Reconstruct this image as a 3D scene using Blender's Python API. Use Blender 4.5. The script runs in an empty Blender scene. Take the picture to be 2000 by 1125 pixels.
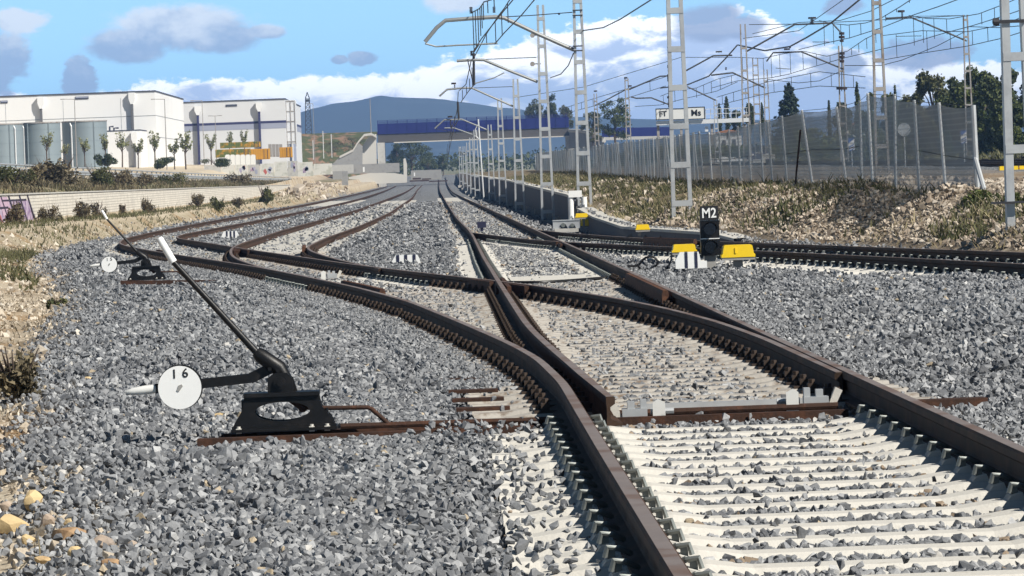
import bpy, bmesh, math, random
import numpy as np
from mathutils import Vector, Matrix, Euler

random.seed(7); RNG = np.random.default_rng(11)
S = bpy.context.scene
R = math.radians

# ------------------------------------------------------------------ camera
F = 9000.0; TH = R(2.1); ZC = 3.0          # focal length in photo pixels, camera roll, camera height
cd = bpy.data.cameras.new("camera"); cam = bpy.data.objects.new("camera", cd)
S.collection.objects.link(cam); S.camera = cam
cd.sensor_width = 36.0; cd.lens = 36.0 * F / 2000.0
cd.shift_x = 138.0 / 2000.0; cd.shift_y = -222.5 / 2000.0
cd.clip_start = 0.5; cd.clip_end = 60000
cam.matrix_world = Matrix.Translation((0, 0, ZC)) @ Matrix.Rotation(TH, 4, 'Y') @ Matrix.Rotation(R(90), 4, 'X')

# ------------------------------------------------------------------ sun, exposure
SUN = Vector((0.60, -0.45, 0.66)).normalized()
sl = bpy.data.lights.new("sun", 'SUN'); sl.energy = 5.4; sl.angle = R(0.5); sl.color = (1.0, 0.95, 0.87)
so = bpy.data.objects.new("sun", sl); S.collection.objects.link(so)
so.rotation_euler = SUN.to_track_quat('Z', 'Y').to_euler()
S.view_settings.view_transform = 'Standard'; S.view_settings.look = 'None'
S.view_settings.exposure = 0.30; S.view_settings.gamma = 1.0
S.cycles.max_bounces = 6; S.cycles.diffuse_bounces = 3; S.cycles.transparent_max_bounces = 32
S.cycles.volume_bounces = 0

# ------------------------------------------------------------------ node helper
class NT:
    def __init__(s, tree):
        s.t = tree; s.n = tree.nodes; s.l = tree.links
    def put(s, sock, v):
        if isinstance(v, bpy.types.NodeSocket): s.l.new(v, sock)
        elif isinstance(v, (tuple, list)) and len(v) == 3 and sock.type == 'RGBA': sock.default_value = (*v, 1)
        else: sock.default_value = v
    def m(s, op, a, b=0.0, c=0.0, clamp=False):
        n = s.n.new('ShaderNodeMath'); n.operation = op; n.use_clamp = clamp
        s.put(n.inputs[0], a); s.put(n.inputs[1], b); s.put(n.inputs[2], c); return n.outputs[0]
    def mix(s, f, a, b):
        n = s.n.new('ShaderNodeMix'); n.data_type = 'RGBA'
        s.put(n.inputs[0], f); s.put(n.inputs[6], a); s.put(n.inputs[7], b); return n.outputs[2]
    def noise(s, vec, scale, detail=3.0, rough=0.55, dist=0.0, col=False):
        n = s.n.new('ShaderNodeTexNoise'); n.inputs['Scale'].default_value = scale
        n.inputs['Detail'].default_value = detail; n.inputs['Roughness'].default_value = rough
        n.inputs['Distortion'].default_value = dist
        if vec is not None: s.l.new(vec, n.inputs['Vector'])
        return n.outputs['Color' if col else 'Fac']
    def step(s, x, lo, hi):
        n = s.n.new('ShaderNodeMapRange'); n.interpolation_type = 'SMOOTHSTEP'
        s.put(n.inputs[0], x); s.put(n.inputs[1], lo); s.put(n.inputs[2], hi); return n.outputs[0]
    def attr(s, name):
        n = s.n.new('ShaderNodeAttribute'); n.attribute_name = name; return n
    def pos(s): return s.n.new('ShaderNodeNewGeometry').outputs['Position']
    def obj(s): return s.n.new('ShaderNodeTexCoord').outputs['Object']
    def sep(s, v):
        n = s.n.new('ShaderNodeSeparateXYZ'); s.l.new(v, n.inputs[0]); return n.outputs
    def comb(s, x, y, z):
        n = s.n.new('ShaderNodeCombineXYZ'); s.put(n.inputs[0], x); s.put(n.inputs[1], y); s.put(n.inputs[2], z); return n.outputs[0]
    def bump(s, h, strength, dist=0.02):
        n = s.n.new('ShaderNodeBump'); n.inputs['Strength'].default_value = strength
        n.inputs['Distance'].default_value = dist; s.l.new(h, n.inputs['Height']); return n.outputs[0]

# ------------------------------------------------------------------ world: sky with clouds
W = bpy.data.worlds.new("World"); S.world = W; W.use_nodes = True
def make_world():
    t = NT(W.node_tree); t.n.clear()
    out = t.n.new('ShaderNodeOutputWorld'); bg = t.n.new('ShaderNodeBackground')
    sky = t.n.new('ShaderNodeTexSky'); sky.sky_type = 'NISHITA'; sky.sun_disc = False
    sky.sun_elevation = math.asin(SUN.z); sky.sun_rotation = math.atan2(SUN.x, SUN.y)
    sky.air_density = 1.0; sky.dust_density = 0.3; sky.ozone_density = 1.5
    d = t.n.new('ShaderNodeTexCoord').outputs['Generated']
    x, y, z = t.sep(d)
    # clear air this close to the horizon: sample the sky model a little higher up
    zz = t.m('ADD', t.m('MULTIPLY', t.m('MAXIMUM', z, 0.0), 0.93), 0.15)
    t.l.new(t.comb(x, y, zz), sky.inputs['Vector'])
    ay = t.m('MAXIMUM', t.m('ABSOLUTE', y), 0.05)
    px = t.m('MULTIPLY', t.m('DIVIDE', x, ay), 9.0)      # 1 unit = 0.111 rad
    pz = t.m('MULTIPLY', t.m('DIVIDE', z, ay), 9.0)
    P = t.comb(px, t.m('MULTIPLY', pz, 1.7), 0.0)
    n1 = t.noise(P, 6.0, 7.0, 0.62, 0.2); n2 = t.noise(P, 20.0, 6.0, 0.65, 0.2)
    wob = t.m('ADD', t.m('MULTIPLY', t.m('SUBTRACT', n1, 0.5), 1.5), t.m('MULTIPLY', t.m('SUBTRACT', n2, 0.5), 1.1))
    def puff(cx, cz, rx, rz, k=1.0):
        a = t.m('DIVIDE', t.m('SUBTRACT', px, cx), rx); b = t.m('DIVIDE', t.m('SUBTRACT', pz, cz), rz)
        r = t.m('SQRT', t.m('ADD', t.m('MULTIPLY', a, a), t.m('MULTIPLY', b, b)))
        return t.m('ADD', t.m('SUBTRACT', 1.0, r), t.m('MULTIPLY', wob, k))
    def mx(*a):
        r = a[0]
        for q in a[1:]: r = t.m('MAXIMUM', r, q)
        return r
    # dark-bellied free clouds
    free = mx(puff(-.50, .305, .16, .055, .55), puff(-.60, .275, .10, .045, .5), puff(-.42, .28, .10, .035, .5), puff(-.335, .29, .05, .018, .5),
              puff(-.145, .232, .035, .016, .9), puff(-.19, .23, .02, .01, .9), puff(-.87, .26, .10, .07, .9), puff(-.70, .215, .035, .05, 1.5), puff(-.82, .33, .06, .03, .9),
              puff(-.88, .215, .08, .04, 1.2), puff(.04, .35, .08, .045, .4))
    dark = mx(puff(.535, .275, .085, .045, .45), puff(.60, .265, .06, .03, .5), puff(.95, .20, .12, .035, .8),
              puff(.80, .30, .05, .02, .8), puff(.78, .19, .07, .03, .9))
    # long bank above the horizon; its top climbs to the right
    g = t.n.new('ShaderNodeFloatCurve'); c = g.mapping.curves[0]
    t.l.new(t.m('MULTIPLY_ADD', px, 0.38, 0.4), g.inputs['Value'])
    pts = [(-1.0, .19), (-.86, .195), (-.7, .175), (-.56, .21), (-.45, .20), (-.3, .205), (-.08, .205), (.04, .235), (.14, .258), (.29, .28), (.42, .30), (.54, .285), (.6, .295), (.7, .265), (.8, .225), (.95, .20), (1.2, .17)]
    for i, (a, b) in enumerate(pts):
        q = (a * .38 + .4, b * 2)
        if i < 2: c.points[i].location = q
        else: c.points.new(*q)
    g.mapping.update()
    top = t.m('MULTIPLY', g.outputs[0], 0.5)
    below = t.m('SUBTRACT', top, pz)
    bank = t.step(t.m('ADD', below, t.m('MULTIPLY', wob, .06)), 0.0, .013)
    # body shading of the bank: white crowns, blue-grey underneath
    n3 = t.noise(t.comb(px, t.m('MULTIPLY', pz, 2.2), 3.0), 7.0, 5.0, .6, .5)
    sh = t.step(t.m('ADD', t.m('MULTIPLY', below, 5.0), t.m('MULTIPLY', t.m('SUBTRACT', n3, .5), 3.4)), .05, .62)
    bcol = t.mix(sh, (1.45, 1.46, 1.45), (.55, .68, .95))
    bcol = t.mix(t.step(pz, .13, .02), bcol, (.46, .64, 1.0))
    fcol = t.mix(t.step(t.m('ADD', n1, t.m('MULTIPLY', t.m('SUBTRACT', pz, .28), 3.0)), .38, .68), (.33, .46, .68), (.74, .82, .93))
    base = t.n.new('ShaderNodeVectorMath'); base.operation = 'SCALE'; t.l.new(sky.outputs[0], base.inputs[0]); t.put(base.inputs['Scale'], t.m('MULTIPLY', t.m('MULTIPLY_ADD', t.step(z, .16, .03), 4.4, 1.0), SKY_K))
    tint = t.n.new('ShaderNodeVectorMath'); tint.operation = 'MULTIPLY'; t.l.new(base.outputs[0], tint.inputs[0]); tint.inputs[1].default_value = (.80, .98, 1.0); base = tint
    fwd = t.step(t.m('ABSOLUTE', y), .25, .5)
    col = t.mix(t.m('MULTIPLY', bank, t.m('MULTIPLY', fwd, .93)), base.outputs[0], bcol)
    col = t.mix(t.m('MULTIPLY', t.step(dark, .0, .4), t.m('MULTIPLY', fwd, .9)), col, (.34, .44, .64))
    col = t.mix(t.m('MULTIPLY', t.step(free, .0, .36), t.m('MULTIPLY', fwd, .92)), col, fcol)
    t.l.new(col, bg.inputs[0]); bg.inputs[1].default_value = 1.0
    t.l.new(bg.outputs[0], out.inputs[0])
SKY_K = 0.034
make_world()

# ------------------------------------------------------------------ photo <-> world
def uv(x, y):
    a, b = x - 862, y - 340
    return a * math.cos(TH) - b * math.sin(TH), a * math.sin(TH) + b * math.cos(TH)
def at(x, y, Y):
    u, v = uv(x, y); return Vector((u * Y / F, Y, ZC - v * Y / F))
DY = np.array([5, 8, 14, 19, 25, 55, 100, 139, 190, 259, 350, 500, 650, 940, 1150, 1600, 4000.])
DD = np.array([1.15, 1.17, 1.195, 1.215, 1.235, 1.31, 1.46, 1.575, 1.67, 1.76, 1.86, 1.98, 2.05, 1.95, .6, .0, 0.])
_gy = np.arange(2, 1700, 1.0); _gd = np.interp(_gy, DY, DD)
for _ in range(3):
    _gd = np.array([_gd[max(0, i - max(1, int(.04 * y))):i + max(1, int(.04 * y)) + 1].mean() for i, y in enumerate(_gy)])
def zr(Y): return ZC - np.interp(Y, _gy, _gd)          # top of rail

# ------------------------------------------------------------------ rail lines X(Y)
def line(pts, sm=.05):
    p = np.array(sorted(pts, key=lambda q: q[1])); ys = np.arange(p[0, 1], p[-1, 1] + .01, .5); xs = np.interp(ys, p[:, 1], p[:, 0])
    for _ in range(2):
        o = xs.copy()
        for i, y in enumerate(ys):
            k = min(int(sm * y / .5), i, len(ys) - 1 - i)
            o[i] = xs[i - k:i + k + 1].mean()
        xs = o
    return ys, xs
def off(yx, dx):
    return yx[0], yx[1] + dx
MR = line([(2.34, 7), (2.34, 25), (2.34, 55), (2.36, 90), (2.36, 135), (2.33, 157), (2.19, 207), (2.0, 262), (1.65, 352), (1.2, 480), (1.1, 640), (1.08, 940), (1.0, 1200)])
BL = line([(.66, 7), (.66, 20), (.665, 27), (.60, 30.7), (.465, 33.8), (.12, 39.6), (-.37, 47.3), (-1.05, 55), (-1.89, 63.3), (-3.04, 74.2), (-4.47, 86), (-6.43, 102), (-8.0, 115.8), (-8.75, 124), (-9.53, 137), (-9.98, 159), (-10.25, 199), (-10.2, 246), (-10.12, 345), (-10.5, 586), (-10.7, 905)], .03)
ML = line([(.86, 24.7), (.79, 29.2), (.71, 33.8), (.66, 38), (.65, 45.4), (.64, 55), (.64, 76), (.70, 110), (.69, 127), (.52, 166), (.28, 280), (-.19, 529), (-.5, 800), (-.6, 1200)], .04)
BR = line([(2.295, 27.0), (2.285, 30), (2.27, 33.4), (2.185, 37.4), (1.985, 41.6), (1.68, 45.9), (1.28, 50.2), (.79, 54.8), (.20, 59.4), (-.45, 64.5), (-1.40, 72.5), (-2.56, 83.5), (-4.1, 98), (-6.2, 118.6), (-7.42, 130.1), (-7.95, 136), (-8.22, 145), (-8.1, 174), (-7.88, 225), (-7.53, 302), (-7.42, 408), (-8.0, 600), (-9.0, 905)], .03)
DL = line([(-2.86, 72.6), (-3.12, 76.0), (-3.62, 82), (-4.1, 89), (-4.5, 97), (-4.78, 104), (-4.95, 113), (-5.15, 146), (-5.0, 184), (-4.65, 255), (-4.55, 560), (-5.1, 905)], .03)
DR = line([(-.95, 68.3), (-1.30, 72.5), (-1.85, 79.5), (-2.35, 87), (-2.75, 94), (-3.0, 101), (-3.03, 120), (-2.8, 150), (-2.5, 215), (-2.6, 400), (-3.49, 650), (-3.9, 905)], .03)
EF = line([(.77, 117), (1.05, 112), (1.53, 103.5), (1.90, 97.5), (2.36, 92), (3.05, 85.4), (3.85, 77.4), (4.65, 69.3), (6.4, 51), (7.9, 36), (9.0, 25)], .04)
EB = line([(2.42, 119), (2.70, 112.5), (3.2, 105), (4.06, 93), (5.52, 77.4), (6.33, 69.3), (7.4, 58.4), (9.6, 36), (10.7, 25)], .04)
def X(l, Y): return np.interp(Y, l[0], l[1])

# ------------------------------------------------------------------ terrain height
def vnoise(x, y, s, seed=0):
    x = np.asarray(x) / s; y = np.asarray(y) / s
    xi = np.floor(x).astype(int); yi = np.floor(y).astype(int); fx = x - xi; fy = y - yi
    fx = fx * fx * (3 - 2 * fx); fy = fy * fy * (3 - 2 * fy)
    def h(a, b):
        n = (a * 374761393 + b * 668265263 + seed * 982451653) & 0x7fffffff
        n = ((n ^ (n >> 13)) * 1274126177) & 0x7fffffff
        return ((n ^ (n >> 16)) & 0xffff) / 65535.0
    return (h(xi, yi) * (1 - fx) + h(xi + 1, yi) * fx) * (1 - fy) + (h(xi, yi + 1) * (1 - fx) + h(xi + 1, yi + 1) * fx) * fy - .5
XLp = np.array([(5, -1.0), (15, -1.15), (20, -1.58), (24, -2.1), (35, -3.1), (50, -4.15), (67, -5.35), (85, -7.0), (95, -8.2), (116, -10.0), (137, -11.3), (200, -12.0), (400, -12.2), (700, -12.6), (1300, -12.6)])
def XL(Y): return np.interp(Y, XLp[:, 0], XLp[:, 1])
def XR(Y): return np.maximum(4.15, 14.6 - .1 * np.asarray(Y))
def zF(Y): return np.interp(Y, [50, 70, 80, 89, 99, 112, 134, 190, 321, 418, 640, 1300], [1.6, 1.8, 1.95, 2.14, 2.24, 2.28, 2.24, 2.36, 2.68, 2.92, 3.0, 3.0])
def zW(Y): return np.interp(Y, [60, 88, 92, 104, 125, 139, 146, 278, 600, 1300], [1.45, 1.44, 1.56, 1.58, 1.62, 1.74, 2.10, 2.38, 2.7, 3.0])
def zPath(Y): return zr(Y) + np.interp(Y, [60, 100, 170, 220, 500, 900], [.1, .3, .36, .27, .25, .9])
def zWT(Y): return np.interp(Y, [100, 167, 475, 700, 900], [2.85, 2.80, 2.43, 2.45, 2.6])
def zG(Y): return np.interp(Y, [150, 230, 430, 655, 800, 1000], [3.7, 3.45, 2.95, 2.5, 2.6, 3.0])
def smooth(t): t = np.clip(t, 0, 1); return t * t * (3 - 2 * t)
def height(x, y):
    x = np.asarray(x, float); y = np.asarray(y, float)
    b = zr(y) - .235 + .075 * vnoise(x, y, 1.5, 1) * smooth(np.abs(y - 10) / 3) + .03 * vnoise(x, y, .5, 2)
    trk = ((x > X(BL, y) - .5) & (x < X(MR, y) + .45) & (y < 62)) | ((x > X(ML, y) - .4) & (x < X(MR, y) + .4)) | ((x > X(BL, y) - .4) & (x < X(BR, y) + .4)) | ((x > X(DL, y) - .4) & (x < X(DR, y) + .4) & (y > 72))
    b = np.where(trk, zr(y) - .265, b)
    b = b + .09 * np.clip((92 - y) / 40, 0, 1) * np.clip((x - 3.2) / 3, 0, 1)
    b = b + .10 * smooth((x - 3.4) / 1.2) * smooth((XR(y) - 2.8 - x) / .8) * smooth((60 - y) / 20)
    xl = XL(y); xr = XR(y)
    # left of the ballast: shallow toe, rough earth, then dirt track, wall, bank
    dl = xl - x
    near = np.interp(y, [10, 40, 70, 110, 140], [0, 0, .25, .7, 1.0])
    pth = zPath(y)
    toe = zr(y) - .24 - .10 * smooth(dl / .5)
    lf = toe + (.30 * smooth((dl - .4) / 2.5)) * (1 - near)
    lf = lf * (1 - near) + near * (toe + (pth - toe) * smooth((dl - .15) / np.clip(xl + 13.1, .7, 2.6)))
    lf = np.where(y > 130, np.where(x < -13.0, pth, lf), lf)
    lf = lf + (.10 * vnoise(x, y, 1.1, 3) + .05 * vnoise(x, y, .35, 4)) * smooth(dl / .6) * np.where((x < -13.2) & (x > -15.4), .25, 1.0)
    # behind the block wall
    up = zWT(y) - .06 + (zG(y) - zWT(y) + .06) * smooth((-16.4 - x) / 4.2) + .22 * vnoise(x, y, 2.5, 5) * smooth((-16.8 - x) / 1.0) * smooth((x + 22) / 1)
    lot = np.interp(y, [150, 300, 450, 540, 600, 900, 1500], [3.4, 3.2, 3.5, 4.4, 4.9, 6.0, 3.0]) + .055 * np.clip(-x - 30, 0, 40) * smooth((y - 400) / 150) * smooth((1400 - y) / 300)
    up = up + (lot - zG(y)) * smooth((-22.5 - x) / 6.0)
    lw = np.where(x < -16.2, up, lf)
    lw = np.where(y < 118, lf, lw)
    lw = lw + (y > 380) * (1.0 * np.exp(-((x + 15.0) / 2.0) ** 2 - ((y - 520) / 80) ** 2) + .6 * np.exp(-((x + 13.0) / 1.6) ** 2 - ((y - 600) / 60) ** 2))
    # right: low wall, rubble bank up to the fence, level ground beyond
    zw = zW(y); tt = np.clip((x - xr) / np.maximum(8.9 - xr, .5), 0, 1)
    rb = zw + (zF(y) - zw) * (1 - (1 - tt) ** 1.35) + (.30 * vnoise(x, y, 2.2, 6) + .14 * vnoise(x, y, .8, 7)) * smooth((x - xr) / 1.2)
    bulge = .34 * np.exp(-((x - xr - 2.2) / 1.3) ** 2) * smooth((118 - y) / 14) * smooth((y - 66) / 12)
    rb = rb + bulge
    beyond = zF(y) + (np.interp(y, [60, 150, 300, 600, 1300], [1.9, 2.35, 2.75, 3.1, 3.2]) - zF(y)) * smooth((x - 9.6) / 9) + .10 * vnoise(x, y, 1.5, 8)
    rb = np.where(x > 9.4, beyond, rb)
    gut = b - .12 * smooth((x - xr + .9) / .5) * (y > 88)
    z = np.where(x < xl, lw, np.where(x > xr, rb, gut))
    far = 2.95 + 0 * y
    return z + (far - z) * smooth((y - 1150) / 250)

# ------------------------------------------------------------------ mesh helper
class MB:
    def __init__(s): s.v = []; s.f = []; s.mi = []; s.cur = 0
    def add(s, vs, fs):
        o = len(s.v); s.v += [tuple(p) for p in vs]; s.f += [tuple(i + o for i in f) for f in fs]; s.mi += [s.cur] * len(fs); return s
    def box(s, c, d, M=None):
        x, y, z = d[0] / 2, d[1] / 2, d[2] / 2; c = Vector(c)
        vs = [Vector((a * x, b * y, e * z)) for a in (-1, 1) for b in (-1, 1) for e in (-1, 1)]
        vs = [(M @ p if M else p) + c for p in vs]
        return s.add(vs, [(0, 1, 3, 2), (4, 6, 7, 5), (0, 4, 5, 1), (2, 3, 7, 6), (0, 2, 6, 4), (1, 5, 7, 3)])
    def bar(s, a, b, w, h=None, up=(0, 0, 1)):
        a, b = Vector(a), Vector(b); h = h or w; d = (b - a)
        z = d.normalized(); u = Vector(up)
        if abs(z.dot(u)) > .98: u = Vector((0, 1, 0))
        x = u.cross(z).normalized(); y = z.cross(x)
        vs = [p + x * (i * w / 2) + y * (j * h / 2) for p in (a, b) for i, j in ((-1, -1), (1, -1), (1, 1), (-1, 1))]
        return s.add(vs, [(3, 2, 1, 0), (4, 5, 6, 7), (0, 1, 5, 4), (1, 2, 6, 5), (2, 3, 7, 6), (3, 0, 4, 7)])
    def tube(s, pts, r, n=8, cap=True):
        pts = [Vector(p) for p in pts]; rs = r if isinstance(r, (list, tuple)) else [r] * len(pts)
        vs = []; fs = []; px = None
        for i, p in enumerate(pts):
            d = (pts[min(i + 1, len(pts) - 1)] - pts[max(i - 1, 0)]).normalized()
            u = Vector((0, 0, 1)) if abs(d.z) < .9 else Vector((1, 0, 0))
            x = (px - d * px.dot(d)).normalized() if px is not None and (px - d * px.dot(d)).length > .1 else u.cross(d).normalized()
            px = x; y = d.cross(x)
            vs += [p + (x * math.cos(2 * math.pi * k / n) + y * math.sin(2 * math.pi * k / n)) * rs[i] for k in range(n)]
        for i in range(len(pts) - 1):
            for k in range(n):
                a = i * n + k; b = i * n + (k + 1) % n; fs.append((a, b, b + n, a + n))
        if cap: fs += [tuple(range(n))[::-1], tuple(range((len(pts) - 1) * n, len(pts) * n))]
        return s.add(vs, fs)
    def prism(s, poly, a, b):
        """polygon in x,z extruded along y from a to b"""
        n = len(poly); vs = [(p[0], a, p[1]) for p in poly] + [(p[0], b, p[1]) for p in poly]
        fs = [tuple(range(n)), tuple(range(2 * n - 1, n - 1, -1))] + [((i + 1) % n, i, i + n, (i + 1) % n + n) for i in range(n)]
        return s.add(vs, fs)
    def disc(s, c, r, t, n=32):
        c = Vector(c); return s.tube([c, c + Vector((0, t, 0))], r, n)
    def grid(s, P):
        """P[i][j] points"""
        n, m = len(P), len(P[0]); vs = [p for row in P for p in row]
        return s.add(vs, [(i * m + j, i * m + j + 1, (i + 1) * m + j + 1, (i + 1) * m + j) for i in range(n - 1) for j in range(m - 1)])
    def build(s, name, mats, parent=None, smooth=False, loc=None, fix=True):
        me = bpy.data.meshes.new(name); me.from_pydata(s.v, [], s.f)
        mats = mats if isinstance(mats, (list, tuple)) else [mats]
        for m_ in mats: me.materials.append(m_)
        if len(mats) > 1: me.polygons.foreach_set('material_index', s.mi)
        if fix:
            bm = bmesh.new(); bm.from_mesh(me); bmesh.ops.recalc_face_normals(bm, faces=bm.faces); bm.to_mesh(me); bm.free()
        if smooth:
            me.polygons.foreach_set('use_smooth', [True] * len(me.polygons)); me.set_sharp_from_angle(angle=R(38))
        me.update(); o = bpy.data.objects.new(name, me); S.collection.objects.link(o)
        if parent: o.parent = parent
        if loc is not None: o.location = loc
        return o
def tag(o, label=None, cat=None, group=None, kind=None):
    if label: o['label'] = label
    if cat: o['category'] = cat
    if group: o['group'] = group
    if kind: o['kind'] = kind
    return o
def thing(name, loc, label, cat, group=None, rz=0):
    o = bpy.data.objects.new(name, None); S.collection.objects.link(o); o.location = loc; o.rotation_euler = (0, 0, rz)
    return tag(o, label, cat, group)
def dup(o, parent=None):
    c = o.copy(); S.collection.objects.link(c)
    if parent: c.parent = parent
    for ch in list(o.children): dup(ch, c)
    return c
def np_mesh(name, V, Fq, mat, attrs=None, smooth=False):
    """fast mesh from numpy verts (n,3) and equal-sized faces (m,k)"""
    me = bpy.data.meshes.new(name); n, k = Fq.shape
    me.vertices.add(len(V)); me.vertices.foreach_set('co', V.astype(np.float32).ravel())
    me.loops.add(n * k); me.loops.foreach_set('vertex_index', Fq.astype(np.int32).ravel())
    me.polygons.add(n); me.polygons.foreach_set('loop_start', np.arange(0, n * k, k, dtype=np.int32))
    me.update(calc_edges=True)
    for a, d in (attrs or {}).items():
        at_ = me.attributes.new(a, 'FLOAT', 'POINT'); at_.data.foreach_set('value', d.astype(np.float32))
    me.polygons.foreach_set('use_smooth', np.full(n, smooth))
    me.materials.append(mat)
    o = bpy.data.objects.new(name, me); S.collection.objects.link(o); return o

# ------------------------------------------------------------------ materials
def mat(name, col, rough=.6, metal=0.0, var=.0, scale=6.0, col2=None, lo=.42, hi=.62, bump=0.0, bscale=30.0, spec=.4, space='obj', detail=4.0):
    m = bpy.data.materials.new(name); m.use_nodes = True; t = NT(m.node_tree); b = t.n['Principled BSDF']
    b.inputs['Roughness'].default_value = rough; b.inputs['Metallic'].default_value = metal
    b.inputs['Specular IOR Level'].default_value = spec
    P = t.obj() if space == 'obj' else t.pos()
    c = col
    if col2 is not None: c = t.mix(t.step(t.noise(P, scale, detail, .6), lo, hi), col, col2)
    if var:
        h = t.n.new('ShaderNodeHueSaturation'); t.put(h.inputs['Color'], c if not isinstance(c, tuple) else (*c, 1))
        t.put(h.inputs['Value'], t.m('MULTIPLY_ADD', t.noise(P, scale * 2.3, 5.0, .65), 2 * var, 1 - var)); c = h.outputs[0]
    t.put(b.inputs['Base Color'], c if not isinstance(c, tuple) else (*c, 1))
    if bump: t.l.new(t.bump(t.noise(P, bscale, 4.0, .6), bump, .01), b.inputs['Normal'])
    return m
M = {}
M['rail'] = mat('rusty_rail_side', (.042, .025, .016), .75, .1, .35, 3.0, (.085, .042, .024), .4, .7, .3, 60, .25, 'pos')
M['rail_top'] = mat('worn_rail_top', (.25, .205, .18), .48, .25, .3, 2.0, (.19, .125, .09), .45, .62, .1, 60, .3, 'pos')
M['rust'] = mat('rust', (.13, .062, .036), .8, .1, .3, 9.0, (.07, .036, .024), .4, .65, .4, 50, .2)
M['rust_dark'] = mat('dark_rust', (.05, .028, .02), .8, .1, .3, 9.0, (.085, .04, .025), .45, .65, .4, 50, .2)
M['conc_white'] = mat('pale_concrete', (.56, .54, .49), .85, 0, .14, 14.0, (.38, .35, .29), .6, .85, .25, 80, .2, 'pos')
M['conc_grey'] = mat('weathered_concrete', (.40, .375, .335), .85, 0, .25, 9.0, (.19, .145, .11), .48, .70, .3, 70, .2, 'pos')
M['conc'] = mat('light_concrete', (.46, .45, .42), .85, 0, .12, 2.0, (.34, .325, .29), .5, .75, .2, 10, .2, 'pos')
M['conc_mid_grey'] = mat('grey_concrete', (.30, .295, .28), .85, 0, .12, 1.0, (.24, .23, .215), .5, .75, .2, 10, .2, 'pos')  # concrete that is itself mid-grey
M['clip'] = mat('galvanised_clip', (.19, .205, .195), .5, .5, .15, 20)
M['clip_rust'] = mat('rusty_clip', (.055, .038, .028), .7, .2, .25, 20)
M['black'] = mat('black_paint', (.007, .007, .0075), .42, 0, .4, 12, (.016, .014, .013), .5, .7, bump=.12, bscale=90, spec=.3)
M['white'] = mat('white_paint', (.80, .80, .78), .4, 0, .05, 8)
M['white_dirty'] = mat('scuffed_white_paint', (.66, .66, .63), .5, 0, .06, 8, (.42, .42, .40), .6, .75)
M['ink'] = mat('dark_lettering', (.012, .012, .014), .6)
M['navy'] = mat('navy_paint', (.02, .022, .05), .5)
M['yellow'] = mat('yellow_plastic', (.83, .56, .015), .45, 0, .08, 5)
M['galv'] = mat('galvanised_steel', (.46, .475, .48), .5, .35, .08, 2.0, (.38, .39, .40), .45, .65)
M['galv_old'] = mat('aged_galvanised_steel', (.33, .31, .29), .6, .3, .12, 2.0, (.22, .18, .15), .5, .7)
M['tube'] = mat('cantilever_tube', (.30, .31, .31), .5, .3, .1, 2.0)
M['tube_dark'] = mat('dark_cantilever_tube', (.06, .06, .06), .55, .3, .1, 2.0)
M['wire'] = mat('wire', (.045, .045, .05), .55, .4)
M['insul'] = mat('insulator', (.035, .022, .02), .35)
M['post_white'] = mat('pale_post', (.66, .67, .67), .5, .2)
M['shell_white'] = mat('white_cladding', (.78, .775, .76), .6, 0, .03, .05, (.72, .715, .70), .4, .7)
M['cladding2'] = mat('pale_grey_cladding', (.62, .625, .63), .6, 0, .03, .05)
M['tank'] = mat('blue_grey_steel', (.22, .265, .285), .55, .2, .06, .2)
M['trim'] = mat('dark_trim', (.06, .065, .09), .6)
M['band_blue'] = mat('grey_blue_band', (.30, .32, .40), .6)
M['band_navy'] = mat('navy_trim', (.035, .035, .10), .6)
M['bridge_blue'] = mat('blue_panel', (.004, .009, .115), .8, 0, .12, .3)
M['bridge_beam'] = mat('weathered_beam', (.075, .068, .062), .8, 0, .1, .3)
M['orange'] = mat('yellow_container_steel', (.52, .26, .02), .6, 0, .15, .4)
M['glass'] = mat('dark_lens', (.01, .012, .014), .12, 0, spec=.6)
M['bark'] = mat('bark', (.10, .075, .055), .9, 0, .3, 3)
M['twig'] = mat('dry_twig', (.085, .062, .05), .9, 0, .3, 3)
M['tan_stone'] = mat('tan_stone', (.58, .44, .24), .85, 0, .12, 12, (.42, .29, .16), .5, .75, .4, 40, .2, 'pos')
M['brown_stone'] = mat('brown_stone', (.36, .24, .14), .85, 0, .12, 12, (.26, .16, .09), .45, .7, .4, 40, .2, 'pos')
M['pink_stone'] = mat('pinkish_stone', (.40, .32, .25), .85, 0, .12, 12, (.30, .25, .21), .45, .7, .4, 40, .2, 'pos')
M['asph'] = mat('road_asphalt', (.10, .10, .10), .9, 0, .1, .5)

def leaf_mat(name, a, b, rough=.6, trans=.25):
    m = bpy.data.materials.new(name); m.use_nodes = True; t = NT(m.node_tree); p = t.n['Principled BSDF']
    tone = t.attr('tone').outputs['Fac']
    c = t.mix(tone, a, b)
    t.l.new(c, p.inputs['Base Color']); p.inputs['Roughness'].default_value = rough; p.inputs['Specular IOR Level'].default_value = .2
    tr = t.n.new('ShaderNodeBsdfTranslucent'); t.l.new(c, tr.inputs[0])
    mx = t.n.new('ShaderNodeMixShader'); mx.inputs[0].default_value = trans
    t.l.new(p.outputs[0], mx.inputs[1]); t.l.new(tr.outputs[0], mx.inputs[2]); t.l.new(mx.outputs[0], t.n['Material Output'].inputs[0])
    return m
M['leaf_dark'] = leaf_mat('dark_green_leaves', (.030, .046, .020), (.11, .13, .05))
M['leaf_mid'] = leaf_mat('green_leaves', (.035, .055, .018), (.13, .15, .045))
M['leaf_olive'] = leaf_mat('olive_leaves', (.045, .055, .025), (.15, .15, .06))
M['leaf_fir'] = leaf_mat('fir_needles', (.018, .034, .024), (.06, .085, .05))
M['leaf_spring'] = leaf_mat('spring_leaves', (.14, .16, .07), (.32, .32, .16))
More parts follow.
